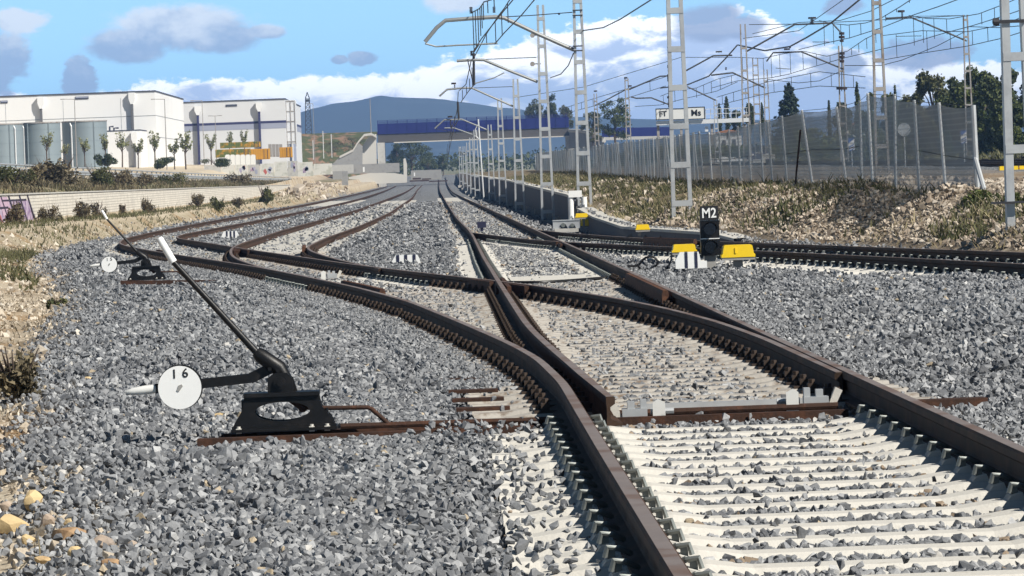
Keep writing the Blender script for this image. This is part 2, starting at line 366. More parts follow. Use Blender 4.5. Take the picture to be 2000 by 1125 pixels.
M['scrub'] = leaf_mat('dry_scrub', (.05, .045, .03), (.22, .18, .11), .8, .1)
M['grass'] = leaf_mat('bank_grass', (.045, .055, .022), (.165, .155, .08), .8, .15)
M['straw'] = leaf_mat('straw', (.16, .13, .07), (.42, .36, .22), .8, .1)

def stone_mat(name, cols, stops, bump=.5):
    m = bpy.data.materials.new(name); m.use_nodes = True; t = NT(m.node_tree); p = t.n['Principled BSDF']
    tone = t.attr('tone').outputs['Fac']
    r = t.n.new('ShaderNodeValToRGB'); r.color_ramp.interpolation = 'LINEAR'
    e = r.color_ramp.elements
    while len(e) < len(cols): e.new(.5)
    for q, (c, s_) in enumerate(zip(cols, stops)): e[q].position = s_; e[q].color = (*c, 1)
    t.l.new(tone, r.inputs[0])
    n = t.noise(t.pos(), 55.0, 4.0, .65)
    h = t.n.new('ShaderNodeHueSaturation'); t.l.new(r.outputs[0], h.inputs['Color']); t.put(h.inputs['Value'], t.m('MULTIPLY_ADD', n, .9, .55))
    t.l.new(h.outputs[0], p.inputs['Base Color']); p.inputs['Roughness'].default_value = .62; p.inputs['Specular IOR Level'].default_value = .45
    t.l.new(t.bump(n, bump, .006), p.inputs['Normal'])
    return m
M['ballast'] = stone_mat('crushed_ballast', [(.085, .089, .097), (.155, .161, .170), (.235, .242, .250), (.35, .356, .360), (.46, .46, .45), (.38, .31, .21), (.15, .10, .075)], [0, .3, .6, .86, .95, .975, 1])
M['rubble'] = stone_mat('limestone_rubble', [(.13, .10, .075), (.27, .215, .16), (.42, .36, .285), (.56, .50, .42)], [0, .35, .75, 1])
M['earth_stones'] = stone_mat('earthy_stones', [(.22, .18, .13), (.40, .34, .26), (.52, .46, .37), (.60, .56, .49)], [0, .4, .8, 1])

def chainlink():
    m = bpy.data.materials.new('chain_link_mesh'); m.use_nodes = True; t = NT(m.node_tree); p = t.n['Principled BSDF']
    P = t.pos(); x, y, z = t.sep(P)
    rows = t.m('PINGPONG', t.m('MULTIPLY', z, 1.0), .05)
    a = t.m('MULTIPLY_ADD', t.step(rows, .028, .045), .14, .70)
    a = t.m('MULTIPLY', a, t.m('MULTIPLY_ADD', t.noise(P, .35, 3.0), .5, .75))
    p.inputs['Base Color'].default_value = (.33, .34, .34, 1); p.inputs['Roughness'].default_value = .6; p.inputs['Metallic'].default_value = .3
    t.put(p.inputs['Alpha'], a)
    return m
M['mesh'] = chainlink()

def ground_mat():
    m = bpy.data.materials.new('earth_and_ballast'); m.use_nodes = True; t = NT(m.node_tree); p = t.n['Principled BSDF']
    P = t.pos(); bal = t.attr('ballast').outputs['Fac']; gr = t.attr('grass').outputs['Fac']; path = t.attr('track').outputs['Fac']
    n = t.noise(P, .7, 6.0, .65); nf = t.noise(P, 9.0, 5.0, .7)
    soil = t.mix(t.step(n, .38, .62), (.36, .295, .21), (.52, .45, .34))
    soil = t.mix(t.step(nf, .45, .75), soil, (.25, .19, .13))
    soil = t.mix(t.step(t.noise(P, .23, 3.0), .5, .66), soil, (.33, .22, .12))
    gcol = t.mix(t.step(nf, .35, .65), (.075, .085, .03), (.17, .15, .075))
    soil = t.mix(t.m('MULTIPLY', gr, t.step(t.m('ADD', n, t.m('MULTIPLY', nf, .4)), .5, .78)), soil, gcol)
    soil = t.mix(path, soil, t.mix(n, (.50, .42, .30), (.62, .54, .41)))
    v = t.n.new('ShaderNodeTexVoronoi'); v.inputs['Scale'].default_value = 13.0; t.l.new(P, v.inputs['Vector'])
    vc = t.sep(v.outputs['Color'])[0]
    bcol = t.mix(vc, (.085, .09, .098), (.27, .28, .29))
    bcol = t.mix(t.step(vc, .93, .98), bcol, (.42, .41, .38))
    rx = t.step(t.sep(P)[0], 4.2, 4.8)
    soil = t.mix(t.m('MULTIPLY', rx, t.step(nf, .25, .7)), soil, (.15, .11, .075))
    c = t.mix(bal, soil, bcol)
    t.l.new(c, p.inputs['Base Color']); p.inputs['Roughness'].default_value = .9; p.inputs['Specular IOR Level'].default_value = .15
    h = t.m('ADD', t.m('MULTIPLY', v.outputs['Distance'], bal), t.m('MULTIPLY', nf, .6))
    t.l.new(t.bump(h, .9, .06), p.inputs['Normal'])
    return m
M['ground'] = ground_mat()

# ================================================================== GROUND
def build_ground():
    ys = [4.0]
    while ys[-1] < 1400: ys.append(ys[-1] + max(.12, ys[-1] * .0075))
    ys = np.array(ys)
    cx = np.concatenate([np.arange(-14, 14.01, .22), ])
    xs = [14.2]
    while xs[-1] < 420: xs.append(xs[-1] + max(.35, (xs[-1] - 12) * .06))
    xl = [-14.2]
    while xl[-1] > -420: xl.append(xl[-1] - max(.3, (-xl[-1] - 22) * .05))
    xs = np.concatenate([np.array(xl)[::-1], cx, np.array(xs)])
    gx, gy = np.meshgrid(xs, ys); gz = height(gx, gy)
    V = np.stack([gx, gy, gz], -1).reshape(-1, 3); n, k = gx.shape
    i = np.arange(n * k).reshape(n, k)
    Fq = np.stack([i[:-1, :-1], i[:-1, 1:], i[1:, 1:], i[1:, :-1]], -1).reshape(-1, 4)
    wob = .5 * vnoise(gx, gy, .9, 21) + .35 * vnoise(gx, gy, .3, 22)
    bal = smooth((gx - XL(gy) + wob) / .25) * smooth((XR(gy) + .1 - gx + wob * .6) / .25) * (gy < 1300)
    bal = np.maximum(bal, .55 * smooth((gx - 12.5) / 2) * smooth((33 - gx) / 1) * (gy > 150))
    bal = np.maximum(bal, smooth((gx - 19 - (gy - 150) * .018) / 1.0) * smooth((28 + (gy - 150) * .02 - gx) / 1.0) * (gy > 90))
    # grassy: right bank left of the rubble, the bank above the wall, toes
    gr = smooth((gx - 4.2) / .5) * smooth((9.6 - gx) / 1) * smooth((gy - 85) / 30) * 1.0
    gr = np.maximum(gr, (gx > 26) * 1.0)
    gr = np.maximum(gr, smooth((-16.2 - gx) / .6) * smooth((gx + 23) / 2) * .85)
    gr = np.maximum(gr, smooth((-10 - gx) / 1) * smooth((gx + 13.4) / .5) * .35)
    gr = np.maximum(gr, (gy > 1150) * .8)
    tr = smooth((-12.9 - gx) / .35) * smooth((gx + 15.5) / .35) * smooth((gy - 110) / 20) * (.55 + vnoise(gx, gy, .8, 30))
    tr = np.maximum(tr, smooth((-24 - gx) / 2) * .8)
    o = np_mesh('ground', V, Fq, M['ground'], dict(ballast=np.clip(bal, 0, 1).ravel(), grass=np.clip(gr, 0, 1).ravel(), track=np.clip(tr, 0, 1).ravel()), smooth=True)
    tag(o, kind='structure')
    # far plain to the horizon
    b = MB(); H = 2.9
    b.grid([[(x, y, H if y < 2000 else H + 6) for x in (-16000, -3000, -420, 420, 3000, 16000)] for y in (1398, 2500, 6000, 16000)])
    b.grid([[(x, y, 2.2) for x in (-3000, -418)] for y in (-40, 1398)]); b.grid([[(x, y, 2.8) for x in (418, 3000)] for y in (-40, 1398)])
    b.grid([[(x, y, 1.55) for x in (-418, 418)] for y in (-40, 4.1)])
    o = b.build('plain', mat('plain_ground', (.20, .19, .11), .9, 0, .2, .02, (.10, .11, .05), .45, .6, space='pos')); tag(o, kind='structure')
build_ground()

# ================================================================== RAILS
PROF = [(-.075, -.160), (-.075, -.147), (-.016, -.128), (-.010, -.115), (-.010, -.058), (-.036, -.040), (-.036, -.010), (-.026, 0.0),
        (.026, 0.0), (.036, -.010), (.036, -.040), (.010, -.058), (.010, -.115), (.016, -.128), (.075, -.147), (.075, -.160)]
def rail(name, l, y0, y1, label, dz=0.0, zf=None, prof=PROF, group='rails of the yard', cat='rail', side='rail', top='rail_top', taper=None, mi_top=7):
    ys = [y0]
    while ys[-1] < y1: ys.append(ys[-1] + max(.4, min(2.0, ys[-1] * .02)) if ys[-1] < 300 else ys[-1] + 8)
    ys[-1] = y1; ys = np.array(ys); xs = X(l, ys)
    zs = (zr(ys) if zf is None else zf(ys)) + dz
    dx = np.gradient(xs, ys); n = len(prof); b = MB(); V = []
    for i in range(len(ys)):
        L = math.hypot(dx[i], 1); nx, ny = 1 / L, -dx[i] / L
        for (a, h) in prof:
            if taper: a = taper(ys[i], a)
            V.append((xs[i] + nx * a, ys[i] + ny * a, zs[i] + h))
    fs = []; mi = []
    for i in range(len(ys) - 1):
        for k in range(n):
            a = i * n + k; c = i * n + (k + 1) % n; fs.append((a, c, c + n, a + n)); mi.append(1 if k == mi_top else 0)
    fs += [tuple(range(n)), tuple(range((len(ys) - 1) * n, len(ys) * n))[::-1]]; mi += [0, 0]
    b.v = V; b.f = fs; b.mi = mi
    o = b.build(name, [M[side], M[top]]); return tag(o, label, cat, group)
def zE(Y): return zr(Y) + .08 * np.clip((92 - Y) / 40, 0, 1)
def blade_taper(y0, ln, sgn):
    def f(y, a):
        k = min(1, max(.0, (y - y0) / ln)); w = .012 + k * .026
        if sgn * a > 0 and abs(a) > w: return math.copysign(max(w, abs(a) * k), a)
        return a
    return f
rail('steel_rail', MR, 8, 1150, 'long straight rusty rail at the right of the main track, passing the signal masts')
rail('steel_rail', BL, 8, 905, 'rusty rail sweeping left past both point levers to the outermost left track', dz=-.003)
rail('steel_rail', ML, 24.9, 1150, 'main track left rail running from the open switch blade up to the bridge', taper=blade_taper(24.9, 5.5, -1))
rail('steel_rail', BR, 27.0, 905, 'rusty rail leaving the right rail in front and crossing diagonally to the far left', dz=-.006, taper=blade_taper(27, 5, 1))
rail('steel_rail', DL, 72.8, 905, 'reddish left rail of the middle siding branching behind the small lever', dz=-.009, taper=blade_taper(72.8, 4, -1))
rail('steel_rail', DR, 68.3, 905, 'reddish right rail of the middle siding beside the striped fouling marker', dz=-.012, taper=blade_taper(68.3, 4, 1))
rail('steel_rail', EF, 30, 117, 'near rail of the siding going right in front of the M2 signal', zf=zE, dz=-.009)
rail('steel_rail', EB, 30, 119, 'far rail of the siding going right along the foot of the rubble bank', zf=zE, dz=-.012)
# check rails
CK = [(-.03, -.15), (-.03, -.02), (-.02, .02), (.03, .02), (.04, -.02), (.04, -.15)]
def check(l, dx, y0, y1, label, zf=None):
    b = off(l, dx)
    o = rail('check_rail', b, y0, y1, label, zf=zf, prof=CK, group='check rails', cat='check rail', side='rust', top='rust', mi_top=2)
    m = MB()
    for y in np.arange(y0 + .2, y1, .42):
        z = float((zr if zf is None else zf)(y)); m.box((X(l, y) + dx * .5, y, z - .09), (abs(dx) * .5, .10, .09))
    m.build('spacer_block', M['rust_dark'], o)
check(MR, -.105, 47.0, 56.5, 'short brown check rail bolted inside the right main rail near the crossing')
check(BL, .105, 52.5, 58.5, 'short brown check rail beside the curved left rail')
check(EB, -.105, 85.5, 92.5, 'ribbed check rail inside the far rail of the right siding', zf=zE)
check(BL, .105, 98.0, 102.5, 'short check rail behind the white tip of the large lever')
check(DR, -.105, 97.5, 101.5, 'upright check rail end beside the bend of the middle siding')
# crossing noses and wing rails (one casting each)
def wing(l1, l2, yc, ln, label, zf=zr):
    b = MB()
    for l, s in ((l1, 1), (l2, -1)):
        for (ya, yb) in ((yc - ln, yc - .4), (yc + .6, yc + ln)):
            pa = (X(l, ya) + s * .085, ya, zf(ya) - .075); pb = (X(l, yb) + s * .075, yb, zf(yb) - .075); b.bar(pa, pb, .05, .13)
    b.box(((X(l1, yc) + X(l2, yc)) / 2, yc, zf(yc) - .10), (.17, 1.8, .14))
    return tag(b.build('crossing_frog', M['rust_dark']), label, 'rail crossing', 'rail crossings')
wing(ML, BR, 55.3, 2.6, 'dark cast crossing where the diagonal rail cuts the main left rail')
wing(DL, BR, 100.6, 3.0, 'dark crossing where the middle siding cuts the diagonal rail', )
wing(EF, MR, 91.8, 2.6, 'dark crossing where the right siding cuts the main right rail')

# ================================================================== SLEEPERS
SL = []          # footprint list: x, y, ux, uy, half length, half width, top z
def sleeper_mesh(L, seats, mat_, w=.27, h=.20, hump=.022):
    """concrete sleeper along local x; seats = rail seat positions"""
    st = [-L / 2]
    for s_ in seats: st += [s_ - .36, s_ - .20, s_ + .20, s_ + .36]
    st = sorted(x for x in st + [L / 2] if -L / 2 <= x <= L / 2)
    b = MB(); V = []; prof = lambda z, k: [(-w / 2, -h), (-w / 2 * .92, z - .035), (-w / 2 * .66 * k, z), (w / 2 * .66 * k, z), (w / 2 * .92, z - .035), (w / 2, -h)]
    for x in st:
        near = any(abs(x - s_) < .22 for s_ in seats); z = hump if near else 0.0
        V += [(x, p[0], p[1]) for p in prof(z, 1.12 if near else .95)]
    n = 6; F_ = []
    for i in range(len(st) - 1):
        for k in range(n - 1): F_.append((i * n + k, i * n + k + 1, (i + 1) * n + k + 1, (i + 1) * n + k))
    F_ += [tuple(range(n)), tuple(range((len(st) - 1) * n, len(st) * n))]
    b.add(V, F_); return b
def clip_mesh(s):
    b = MB()
    b.prism([(s * .085, -.01), (s * .10, .034), (s * .145, .022), (s * .17, -.01)], -.075, .075)
    b.cur = 1
    b.tube([(s * .15, -.03, .03), (s * .14, -.03, .066), (s * .10, -.02, .060), (s * .06, 0, .04), (s * .10, .03, .058), (s * .14, .045, .045)], .011, 6)
    b.bar((s * .125, 0, .02), (s * .125, 0, .066), .026, .026); b.cur = 0
    return b
def plate_mesh():
    b = MB(); b.box((0, 0, .008), (.36, .15, .02))
    for s in (-1, 1):
        b.box((s * .115, 0, .035), (.05, .10, .05)); b.tube([(s * .115, 0, .05), (s * .115, 0, .085)], .022, 6); b.tube([(s * .155, .03, .015), (s * .155, .03, .045)], .016, 6)
    return b
_cache = {}
def cached(key, fn, mats):
    if key not in _cache:
        o = fn().build(key, mats); me = o.data; bpy.data.objects.remove(o); _cache[key] = me
    return _cache[key]
CLIP = [cached('rail_clip%d' % s_, lambda: clip_mesh(s_), [M['conc_white'], M['clip']]) for s_ in (-1, 1)]
PLATE = cached('base_plate', plate_mesh, [M['clip_rust']])
def put(name, me, loc, parent, rz=0):
    o = bpy.data.objects.new(name, me); S.collection.objects.link(o); o.parent = parent; o.location = loc; o.rotation_euler = (0, 0, rz); return o
def sleeper(x, y, ang, rails, L, mk, key, label, group, clips='clip', top=-.185, zf=zr, ext=(.47, .47)):
    """rails: rail X positions on this sleeper"""
    c, s = math.cos(ang), math.sin(ang); seats = [(r - x) / c for r in rails]
    k = key if key else None
    z = float(zf(y)) + top
    if key: me = cached(key, lambda: sleeper_mesh(L, seats, None), [M[mk]])
    else:
        me = sleeper_mesh(L, seats, None).build('t', [M[mk]]); d = me.data; bpy.data.objects.remove(me); me = d
    o = bpy.data.objects.new('bearer' if not key else 'sleeper', me); S.collection.objects.link(o)
    o.location = (x, y, z); o.rotation_euler = (RNG.normal(0, .006), RNG.normal(0, .003), ang)
    tag(o, label, 'sleeper', group)
    for q in seats:
        if clips == 'clip':
            for me in CLIP: put('rail_clip', me, (q, 0, .020), o)
        else: put('base_plate', PLATE, (q, 0, .020), o)
    SL.append((x, y, c, s, L / 2, .135, z)); return o
y = 11.0; ROWS = []
while y < 25.2: ROWS.append(y); y += .6
for y in ROWS:
    xl, xr = X(BL, y), X(MR, y); sleeper((xl + xr) / 2, y, 0, (xl, xr), 2.6, 'conc_white', 'sleeper_near', 'white concrete sleeper in the foreground before the switch blades', 'white sleepers before the switch', top=-.18)
y = 26.5
while y < 61.5:
    rs = [X(BL, y), X(MR, y)]
    if y > 27.5: rs.append(X(BR, y))
    if y > 25.5: rs.append(X(ML, y))
    rs = sorted(rs); q = [rs[0]]
    for r in rs[1:]:
        if r - q[-1] > .30: q.append(r)
    a, b_ = q[0] - .52, q[-1] + .52
    sleeper((a + b_) / 2, y, 0, q, b_ - a, 'conc_grey', None, 'weathered bearer under the foreground turnout between switch blades and crossing', 'bearers under the large turnout', clips='plate', top=-.175)
    y += .6
y = 62.0
while y < 110:
    xl, xr = X(ML, y), X(MR, y)
    rs = (xl, xr)
    if y > 88: 
        rs = sorted([xl, xr, X(EF, y), X(EB, y)]); q = [rs[0]]
        for r in rs[1:]:
            if r - q[-1] > .35: q.append(r)
        a, b_ = q[0] - .5, q[-1] + .5
        sleeper((a + b_) / 2, y, 0, q, b_ - a, 'conc_white', None, 'pale bearer under the turnout of the right siding', 'bearers under the right turnout', top=-.185)
    else: sleeper((xl + xr) / 2, y, 0, (xl, xr), 2.6, 'conc_white', 'sleeper_near', 'pale sleeper of the straight main track just past the crossing', 'main track sleepers past the crossing')
    y += .6
y = 62.0
while y < 104:
    xl, xr = X(BL, y), X(BR, y); ang = -math.atan((X(BL, y - 1) - X(BL, y + 1)) / 2) * -1
    ang = math.atan((X(BR, y - 1) - X(BR, y + 1)) / 2)
    q = [xl, xr]
    if y > 73: q += [X(DL, y)]
    if y > 69: q += [X(DR, y)]
    q = sorted(q); g = [q[0]]
    for r in q[1:]:
        if r - g[-1] > .32: g.append(r)
    a, b_ = g[0] - .5, g[-1] + .5
    sleeper((a + b_) / 2, y, ang * .6, g, b_ - a, 'conc_white' if y < 70 else 'conc_grey', None, 'pale bearer under the curving track beyond the small lever' if y < 70 else 'grey bearer under the second turnout left of the main track', 'bearers under the left turnout', clips='clip' if y < 70 else 'plate', top=-.185)
    y += .6
y = 46.0
while y < 88:
    xl, xr = X(EF, y), X(EB, y); sleeper((xl + xr) / 2, y, R(5.7), (xl, xr), 2.6, 'conc_white', 'sleeper_near', 'white sleeper of the siding at the foot of the rubble bank', 'right siding sleepers', zf=zE)
    y += .62
# the hundreds of small far sleepers: one mass
def far_sleepers():
    b = MB()
    def run(l, r, y0, y1):
        y = y0
        while y < y1:
            xa, xb = X(l, y), X(r, y); z = float(zr(y)) - .18
            b.box(((xa + xb) / 2, y, z - .09), (xb - xa + .95, .25, .18)); SL.append(((xa + xb) / 2, y, 1, 0, (xb - xa + .95) / 2, .125, z)); y += .6
    run(ML, MR, 110.3, 400); run(BL, BR, 104.5, 420); run(DL, DR, 104.5, 380)
    tag(b.build('far_sleepers', M['conc_white']), 'rows of pale sleepers under the far tracks', 'sleepers', kind='stuff')
far_sleepers()

# ================================================================== STONES
def rock_shapes(K, npts, flat=.8, rough=1.0):
    out = []
    for k in range(K):
        bm = bmesh.new(); ax = RNG.uniform(.7, 1.25, 3); ax[2] *= flat
        for _ in range(npts):
            p = RNG.normal(size=3); p /= np.linalg.norm(p); p = p / np.abs(p).max() ** .45 * ax * RNG.uniform(.72, 1.0); bm.verts.new(p * .5)
        h = bmesh.ops.convex_hull(bm, input=bm.verts)
        bmesh.ops.delete(bm, geom=[v for v in bm.verts if not v.link_faces], context='VERTS')
        bmesh.ops.triangulate(bm, faces=bm.faces); bm.verts.index_update()
        out.append((np.array([v.co[:] for v in bm.verts]), np.array([[v.index for v in f.verts] for f in bm.faces]))); bm.free()
    return out
def rot_mats(n, tilt=1.0):
    q = RNG.normal(size=(n, 4)); q[:, 0] += 0; q[:, 1:3] *= tilt; q /= np.linalg.norm(q, axis=1)[:, None]
    w, x, y, z = q.T
    return np.stack([1 - 2 * (y * y + z * z), 2 * (x * y - z * w), 2 * (x * z + y * w), 2 * (x * y + z * w), 1 - 2 * (x * x + z * z), 2 * (y * z - x * w),
                     2 * (x * z - y * w), 2 * (y * z + x * w), 1 - 2 * (x * x + y * y)], -1).reshape(n, 3, 3)
def scatter(P, size, shapes, tone, tilt=1.0):
    Vs = []; Fs = []; T = []; o = 0; which = RNG.integers(0, len(shapes), len(P)); Rm = rot_mats(len(P), tilt)
    for k, (v, f) in enumerate(shapes):
        i = np.nonzero(which == k)[0]
        if not len(i): continue
        vv = np.einsum('nij,vj->nvi', Rm[i], v) * size[i][:, None, None] + P[i][:, None, :]
        n, m = len(i), len(v); Vs.append(vv.reshape(-1, 3)); Fs.append((f[None] + (np.arange(n) * m)[:, None, None] + o).reshape(-1, 3)); T.append(np.repeat(tone[i], m)); o += n * m
    return np.concatenate(Vs), np.concatenate(Fs), np.concatenate(T)
def view_points(y0, y1, sp, marg=1.13):
    P = []
    for y in np.arange(y0, y1, sp):
        xa, xb = -900 * y / F * marg - .35, 1175 * y / F * marg + .35
        n = int((xb - xa) / sp); x = xa + (np.arange(n) + RNG.uniform(0, 1, n)) * sp
        P.append(np.stack([x, y + RNG.uniform(-.5, .5, n) * sp], -1))
    return np.concatenate(P)
def off_sleepers(P, z, zs):
    """indices of points that do not sit on a sleeper, plus sleeper-free mask"""
    order = np.argsort(P[:, 1]); ys = P[order, 1]; keep = np.ones(len(P), bool)
    for (x, y, c, s, hl, hw, zt) in SL:
        rr = hl * abs(s) + .3; a, b = np.searchsorted(ys, [y - rr, y + rr]); i = order[a:b]
        dx, dy = P[i, 0] - x, P[i, 1] - y; u = dx * c + dy * s; w = -dx * s + dy * c
        keep[i[(np.abs(u) < hl - RNG.uniform(.02, .30)) & (np.abs(w) < hw + .006)]] = False
    return keep
def ballast():
    global SL
    bands = [(10, 30, .031, .043, 12, 26), (30, 58, .039, .047, 10, 18), (58, 105, .070, .070, 7, 10), (105, 180, .13, .105, 6, 8), (180, 330, .26, .15, 6, 8)]
    for bi, (y0, y1, sp, size, npt, K) in enumerate(bands):
        P = view_points(y0, y1, sp); x, y = P.T
        wob = .5 * vnoise(x, y, .9, 21) + .35 * vnoise(x, y, .3, 22) + RNG.normal(0, .18 if y0 < 60 else .3, len(x))
        ok = (x > XL(y) - wob) & (x < XR(y) + .15)
        P = P[ok]; wob = wob[ok]; kk = off_sleepers(P, None, None); P = P[kk]; wob = wob[kk]; x, y = P.T
        n = len(P); sz = size * np.clip(np.exp(RNG.normal(0, .25, n)) * np.where(RNG.random(n) < .04, 1.3, 1), .5, 1.75)
        z = height(x, y) + .022 + RNG.uniform(-.6, .5, n) * sz
        # between the rails the stones sit a little lower than the sleeper tops
        ins = ((x > X(BL, y) - .2) & (x < X(BR, y) + .3)) | ((x > X(ML, y) - .1) & (x < X(MR, y) + .2)) | ((y < 27) & (x > X(BL, y) - .15) & (x < X(MR, y) + .15))
        z = np.where(ins, zr(y) - np.where(y < 26, .202, .197) + RNG.uniform(-.016, .008, n), z)
        # heaped over the sleeper ends outside
        outl = (~ins) & (x > X(BL, y) - 1.4) & (x < X(BL, y) - .62 + wob * .5); z = np.where(outl, np.maximum(z, zr(y) - .20 + RNG.uniform(-.01, .015, n)), z)
        inl = (~ins) & (x > X(BL, y) - .62 + wob * .5) & (x < X(BL, y)); z = np.where(inl, np.minimum(z, zr(y) - .20 + RNG.uniform(-.02, .01, n)), z)
        lev = (y > 25.2) & (y < 26.5) & (x > -1.5) & (x < .6); z = np.where(lev, np.minimum(z, zr(y) - .245), z)
        tone = np.clip(RNG.beta(1.35, 1.6, n) * .93 + .22 * vnoise(x, y, 1.4, 51) + .18 * vnoise(x, y, .5, 52) + (RNG.random(n) < .035) * .05, 0, .955); tone[RNG.random(n) < .007] = .975
        dr = np.min([np.abs(x - X(l, y)) for l in (BL, MR, BR)] + [np.where(y > 25, np.abs(x - X(ML, y)), 9)], 0); rusty = RNG.random(n) < .35 * np.clip(1 - dr / .5, 0, 1); tone[rusty] = .99
        V, Fq, T = scatter(np.stack([x, y, z], -1), sz, rock_shapes(K, npt), tone)
        o = np_mesh('ballast', V, Fq, M['ballast'], dict(tone=T))
        tag(o, ['grey crushed stone ballast covering the foreground', 'grey crushed stone ballast around the large turnout', 'grey crushed stone ballast around the signal and small lever', 'grey ballast between the far tracks', 'grey ballast of the farthest visible track bed'][bi], 'ballast', kind='stuff')
        print('ballast', bi, n, len(Fq))
    # loose stones lying on the sleepers of the big turnout and over the near sleeper ends
    P = view_points(27, 62, .085); x, y = P.T; ok = (x > X(BL, y) - .45) & (x < X(MR, y) + .45); P = P[ok]
    P2 = view_points(11, 26, .05); x, y = P2.T; ok = ((x < X(BL, y) - .16) & (x > X(BL, y) - .8) & (RNG.random(len(x)) < .20)) | ((x > X(MR, y) + .2) & (x < X(MR, y) + .8)) | ((x > X(BL, y) + .15) & (x < X(MR, y) - .2) & (RNG.random(len(x)) < .02))
    P3 = np.concatenate([view_points(30, 62, .048), view_points(62, 104, .075)]); x, y = P3.T
    P3 = P3[((x < X(BL, y) - .17) & (x > X(BL, y) - .66) & (RNG.random(len(x)) < .85)) | ((x > X(MR, y) + .17) & (x < X(MR, y) + .66) & (RNG.random(len(x)) < .85))]
    P = np.concatenate([P[RNG.random(len(P)) < .07], P2[ok], P3]); x, y = P.T
    n = len(P); z = zr(y) - .165 + RNG.uniform(-.005, .012, n); sz = .042 * np.clip(np.exp(RNG.normal(0, .25, n)), .5, 1.7)
    ok = np.min([np.abs(x - X(l, y)) for l in (BL, MR, ML, BR)], 0) > .10; P = P[ok]; x, y = P.T; z = z[ok]; sz = sz[ok]; n = len(P)
    V, Fq, T = scatter(np.stack([x, y, z], -1), sz, rock_shapes(12, 8), np.clip(RNG.beta(2, 2.2, n) * .93, 0, 1))
    tag(np_mesh('loose_ballast', V, Fq, M['ballast'], dict(tone=T)), 'loose ballast stones lying on the sleepers', 'ballast', kind='stuff')
ballast()
def rubble():
    # right bank: pale rubble, thick towards the right, thinning into grass at the left
    for (y0, y1, sp, size) in ((48, 110, .075, .075), (110, 200, .16, .13)):
        P = view_points(y0, y1, sp); x, y = P.T
        xr = XR(y); d = vnoise(x, y, 2.5, 40) + .6 * vnoise(x, y, .7, 41)
        dens = np.clip(1.05 - (y - 82) / 42, .14, 1.0) + d * .9
        ok = (x > xr + .35) & (x < np.where(y < 95, 10.5, 9.3)) & (RNG.random(len(x)) < dens)
        ok |= (x > 9.3) & (x < 15) & (RNG.random(len(x)) < np.clip(.65 + d, 0, .9)) & (y < 150)
        P = P[ok]; x, y = P.T; n = len(P); sz = size * np.clip(np.exp(RNG.normal(0, .45, n)), .4, 2.1)
        z = height(x, y) + RNG.uniform(-.1, .4, n) * sz
        tone = np.clip(RNG.beta(2.2, 1.8, n), 0, 1)
        V, Fq, T = scatter(np.stack([x, y, z], -1), sz, rock_shapes(14, 8, .7), tone)
        tag(np_mesh('rubble', V, Fq, M['rubble'], dict(tone=T)), 'pale broken limestone on the bank below the fence' if y0 < 100 else 'scattered pale rubble on the far bank', 'rubble', kind='stuff')
    # left: earth with small stones beside the ballast
    Pn = []
    for (y0, y1, sp) in ((11, 40, .05), (40, 70, .10), (70, 150, .17), (150, 320, .30)):
        P = view_points(y0, y1, sp); x, y = P.T; ok = (x < XL(y) + .25) & (x > -12.8) & (RNG.random(len(x)) < .42 + .7 * vnoise(x, y, 1.2, 44)); Pn.append(np.c_[P[ok], np.full(ok.sum(), sp)])
    P = np.concatenate(Pn); x, y, sp = P.T; n = len(P); sz = (.028 + .30 * sp) * np.exp(RNG.normal(0, .4, n)); z = height(x, y) + RNG.uniform(-.15, .25, n) * sz
    V, Fq, T = scatter(np.stack([x, y, z], -1), sz, rock_shapes(14, 8, .7), np.clip(RNG.beta(2, 1.8, n), 0, 1))
    tag(np_mesh('earth_stones', V, Fq, M['earth_stones'], dict(tone=T)), 'sandy earth and small stones left of the ballast', 'stones', kind='stuff')
rubble()
# single larger stones at the lower left
def stone(px, py, w, h, mk, label, seed, flat=.6):
    u, v = uv(px, py); lo, hi = 8., 60.
    for _ in range(60):
        m_ = (lo + hi) / 2
        if F * (ZC - float(height(u * m_ / F, m_))) / m_ > v: lo = m_
        else: hi = m_
    Y = lo; k = Y / F; rs = random.Random(seed); bm = bmesh.new()
    for _ in range(26):
        p = Vector((rs.gauss(0, 1), rs.gauss(0, 1), rs.gauss(0, 1))).normalized(); p = Vector((p.x * w * k * .6, p.y * w * k * .42, p.z * h * k * .70)) * rs.uniform(.9, 1); bm.verts.new(p)
    bmesh.ops.convex_hull(bm, input=bm.verts); bmesh.ops.delete(bm, geom=[q for q in bm.verts if not q.link_faces], context='VERTS')
    bmesh.ops.subdivide_edges(bm, edges=bm.edges, cuts=1, smooth=.12, use_grid_fill=True)
    me = bpy.data.meshes.new('stone'); bm.to_mesh(me); bm.free(); me.materials.append(M[mk]); me.polygons.foreach_set('use_smooth', [True] * len(me.polygons)); me.set_sharp_from_angle(angle=R(14))
    o = bpy.data.objects.new('stone', me); S.collection.objects.link(o); o.location = at(px, py, Y) + Vector((0, 0, h * k * .55 + .012)); o.rotation_euler = (0, R(rs.uniform(-6, 6)), 0)
    tag(o, label, 'stone', 'large stones at the lower left')
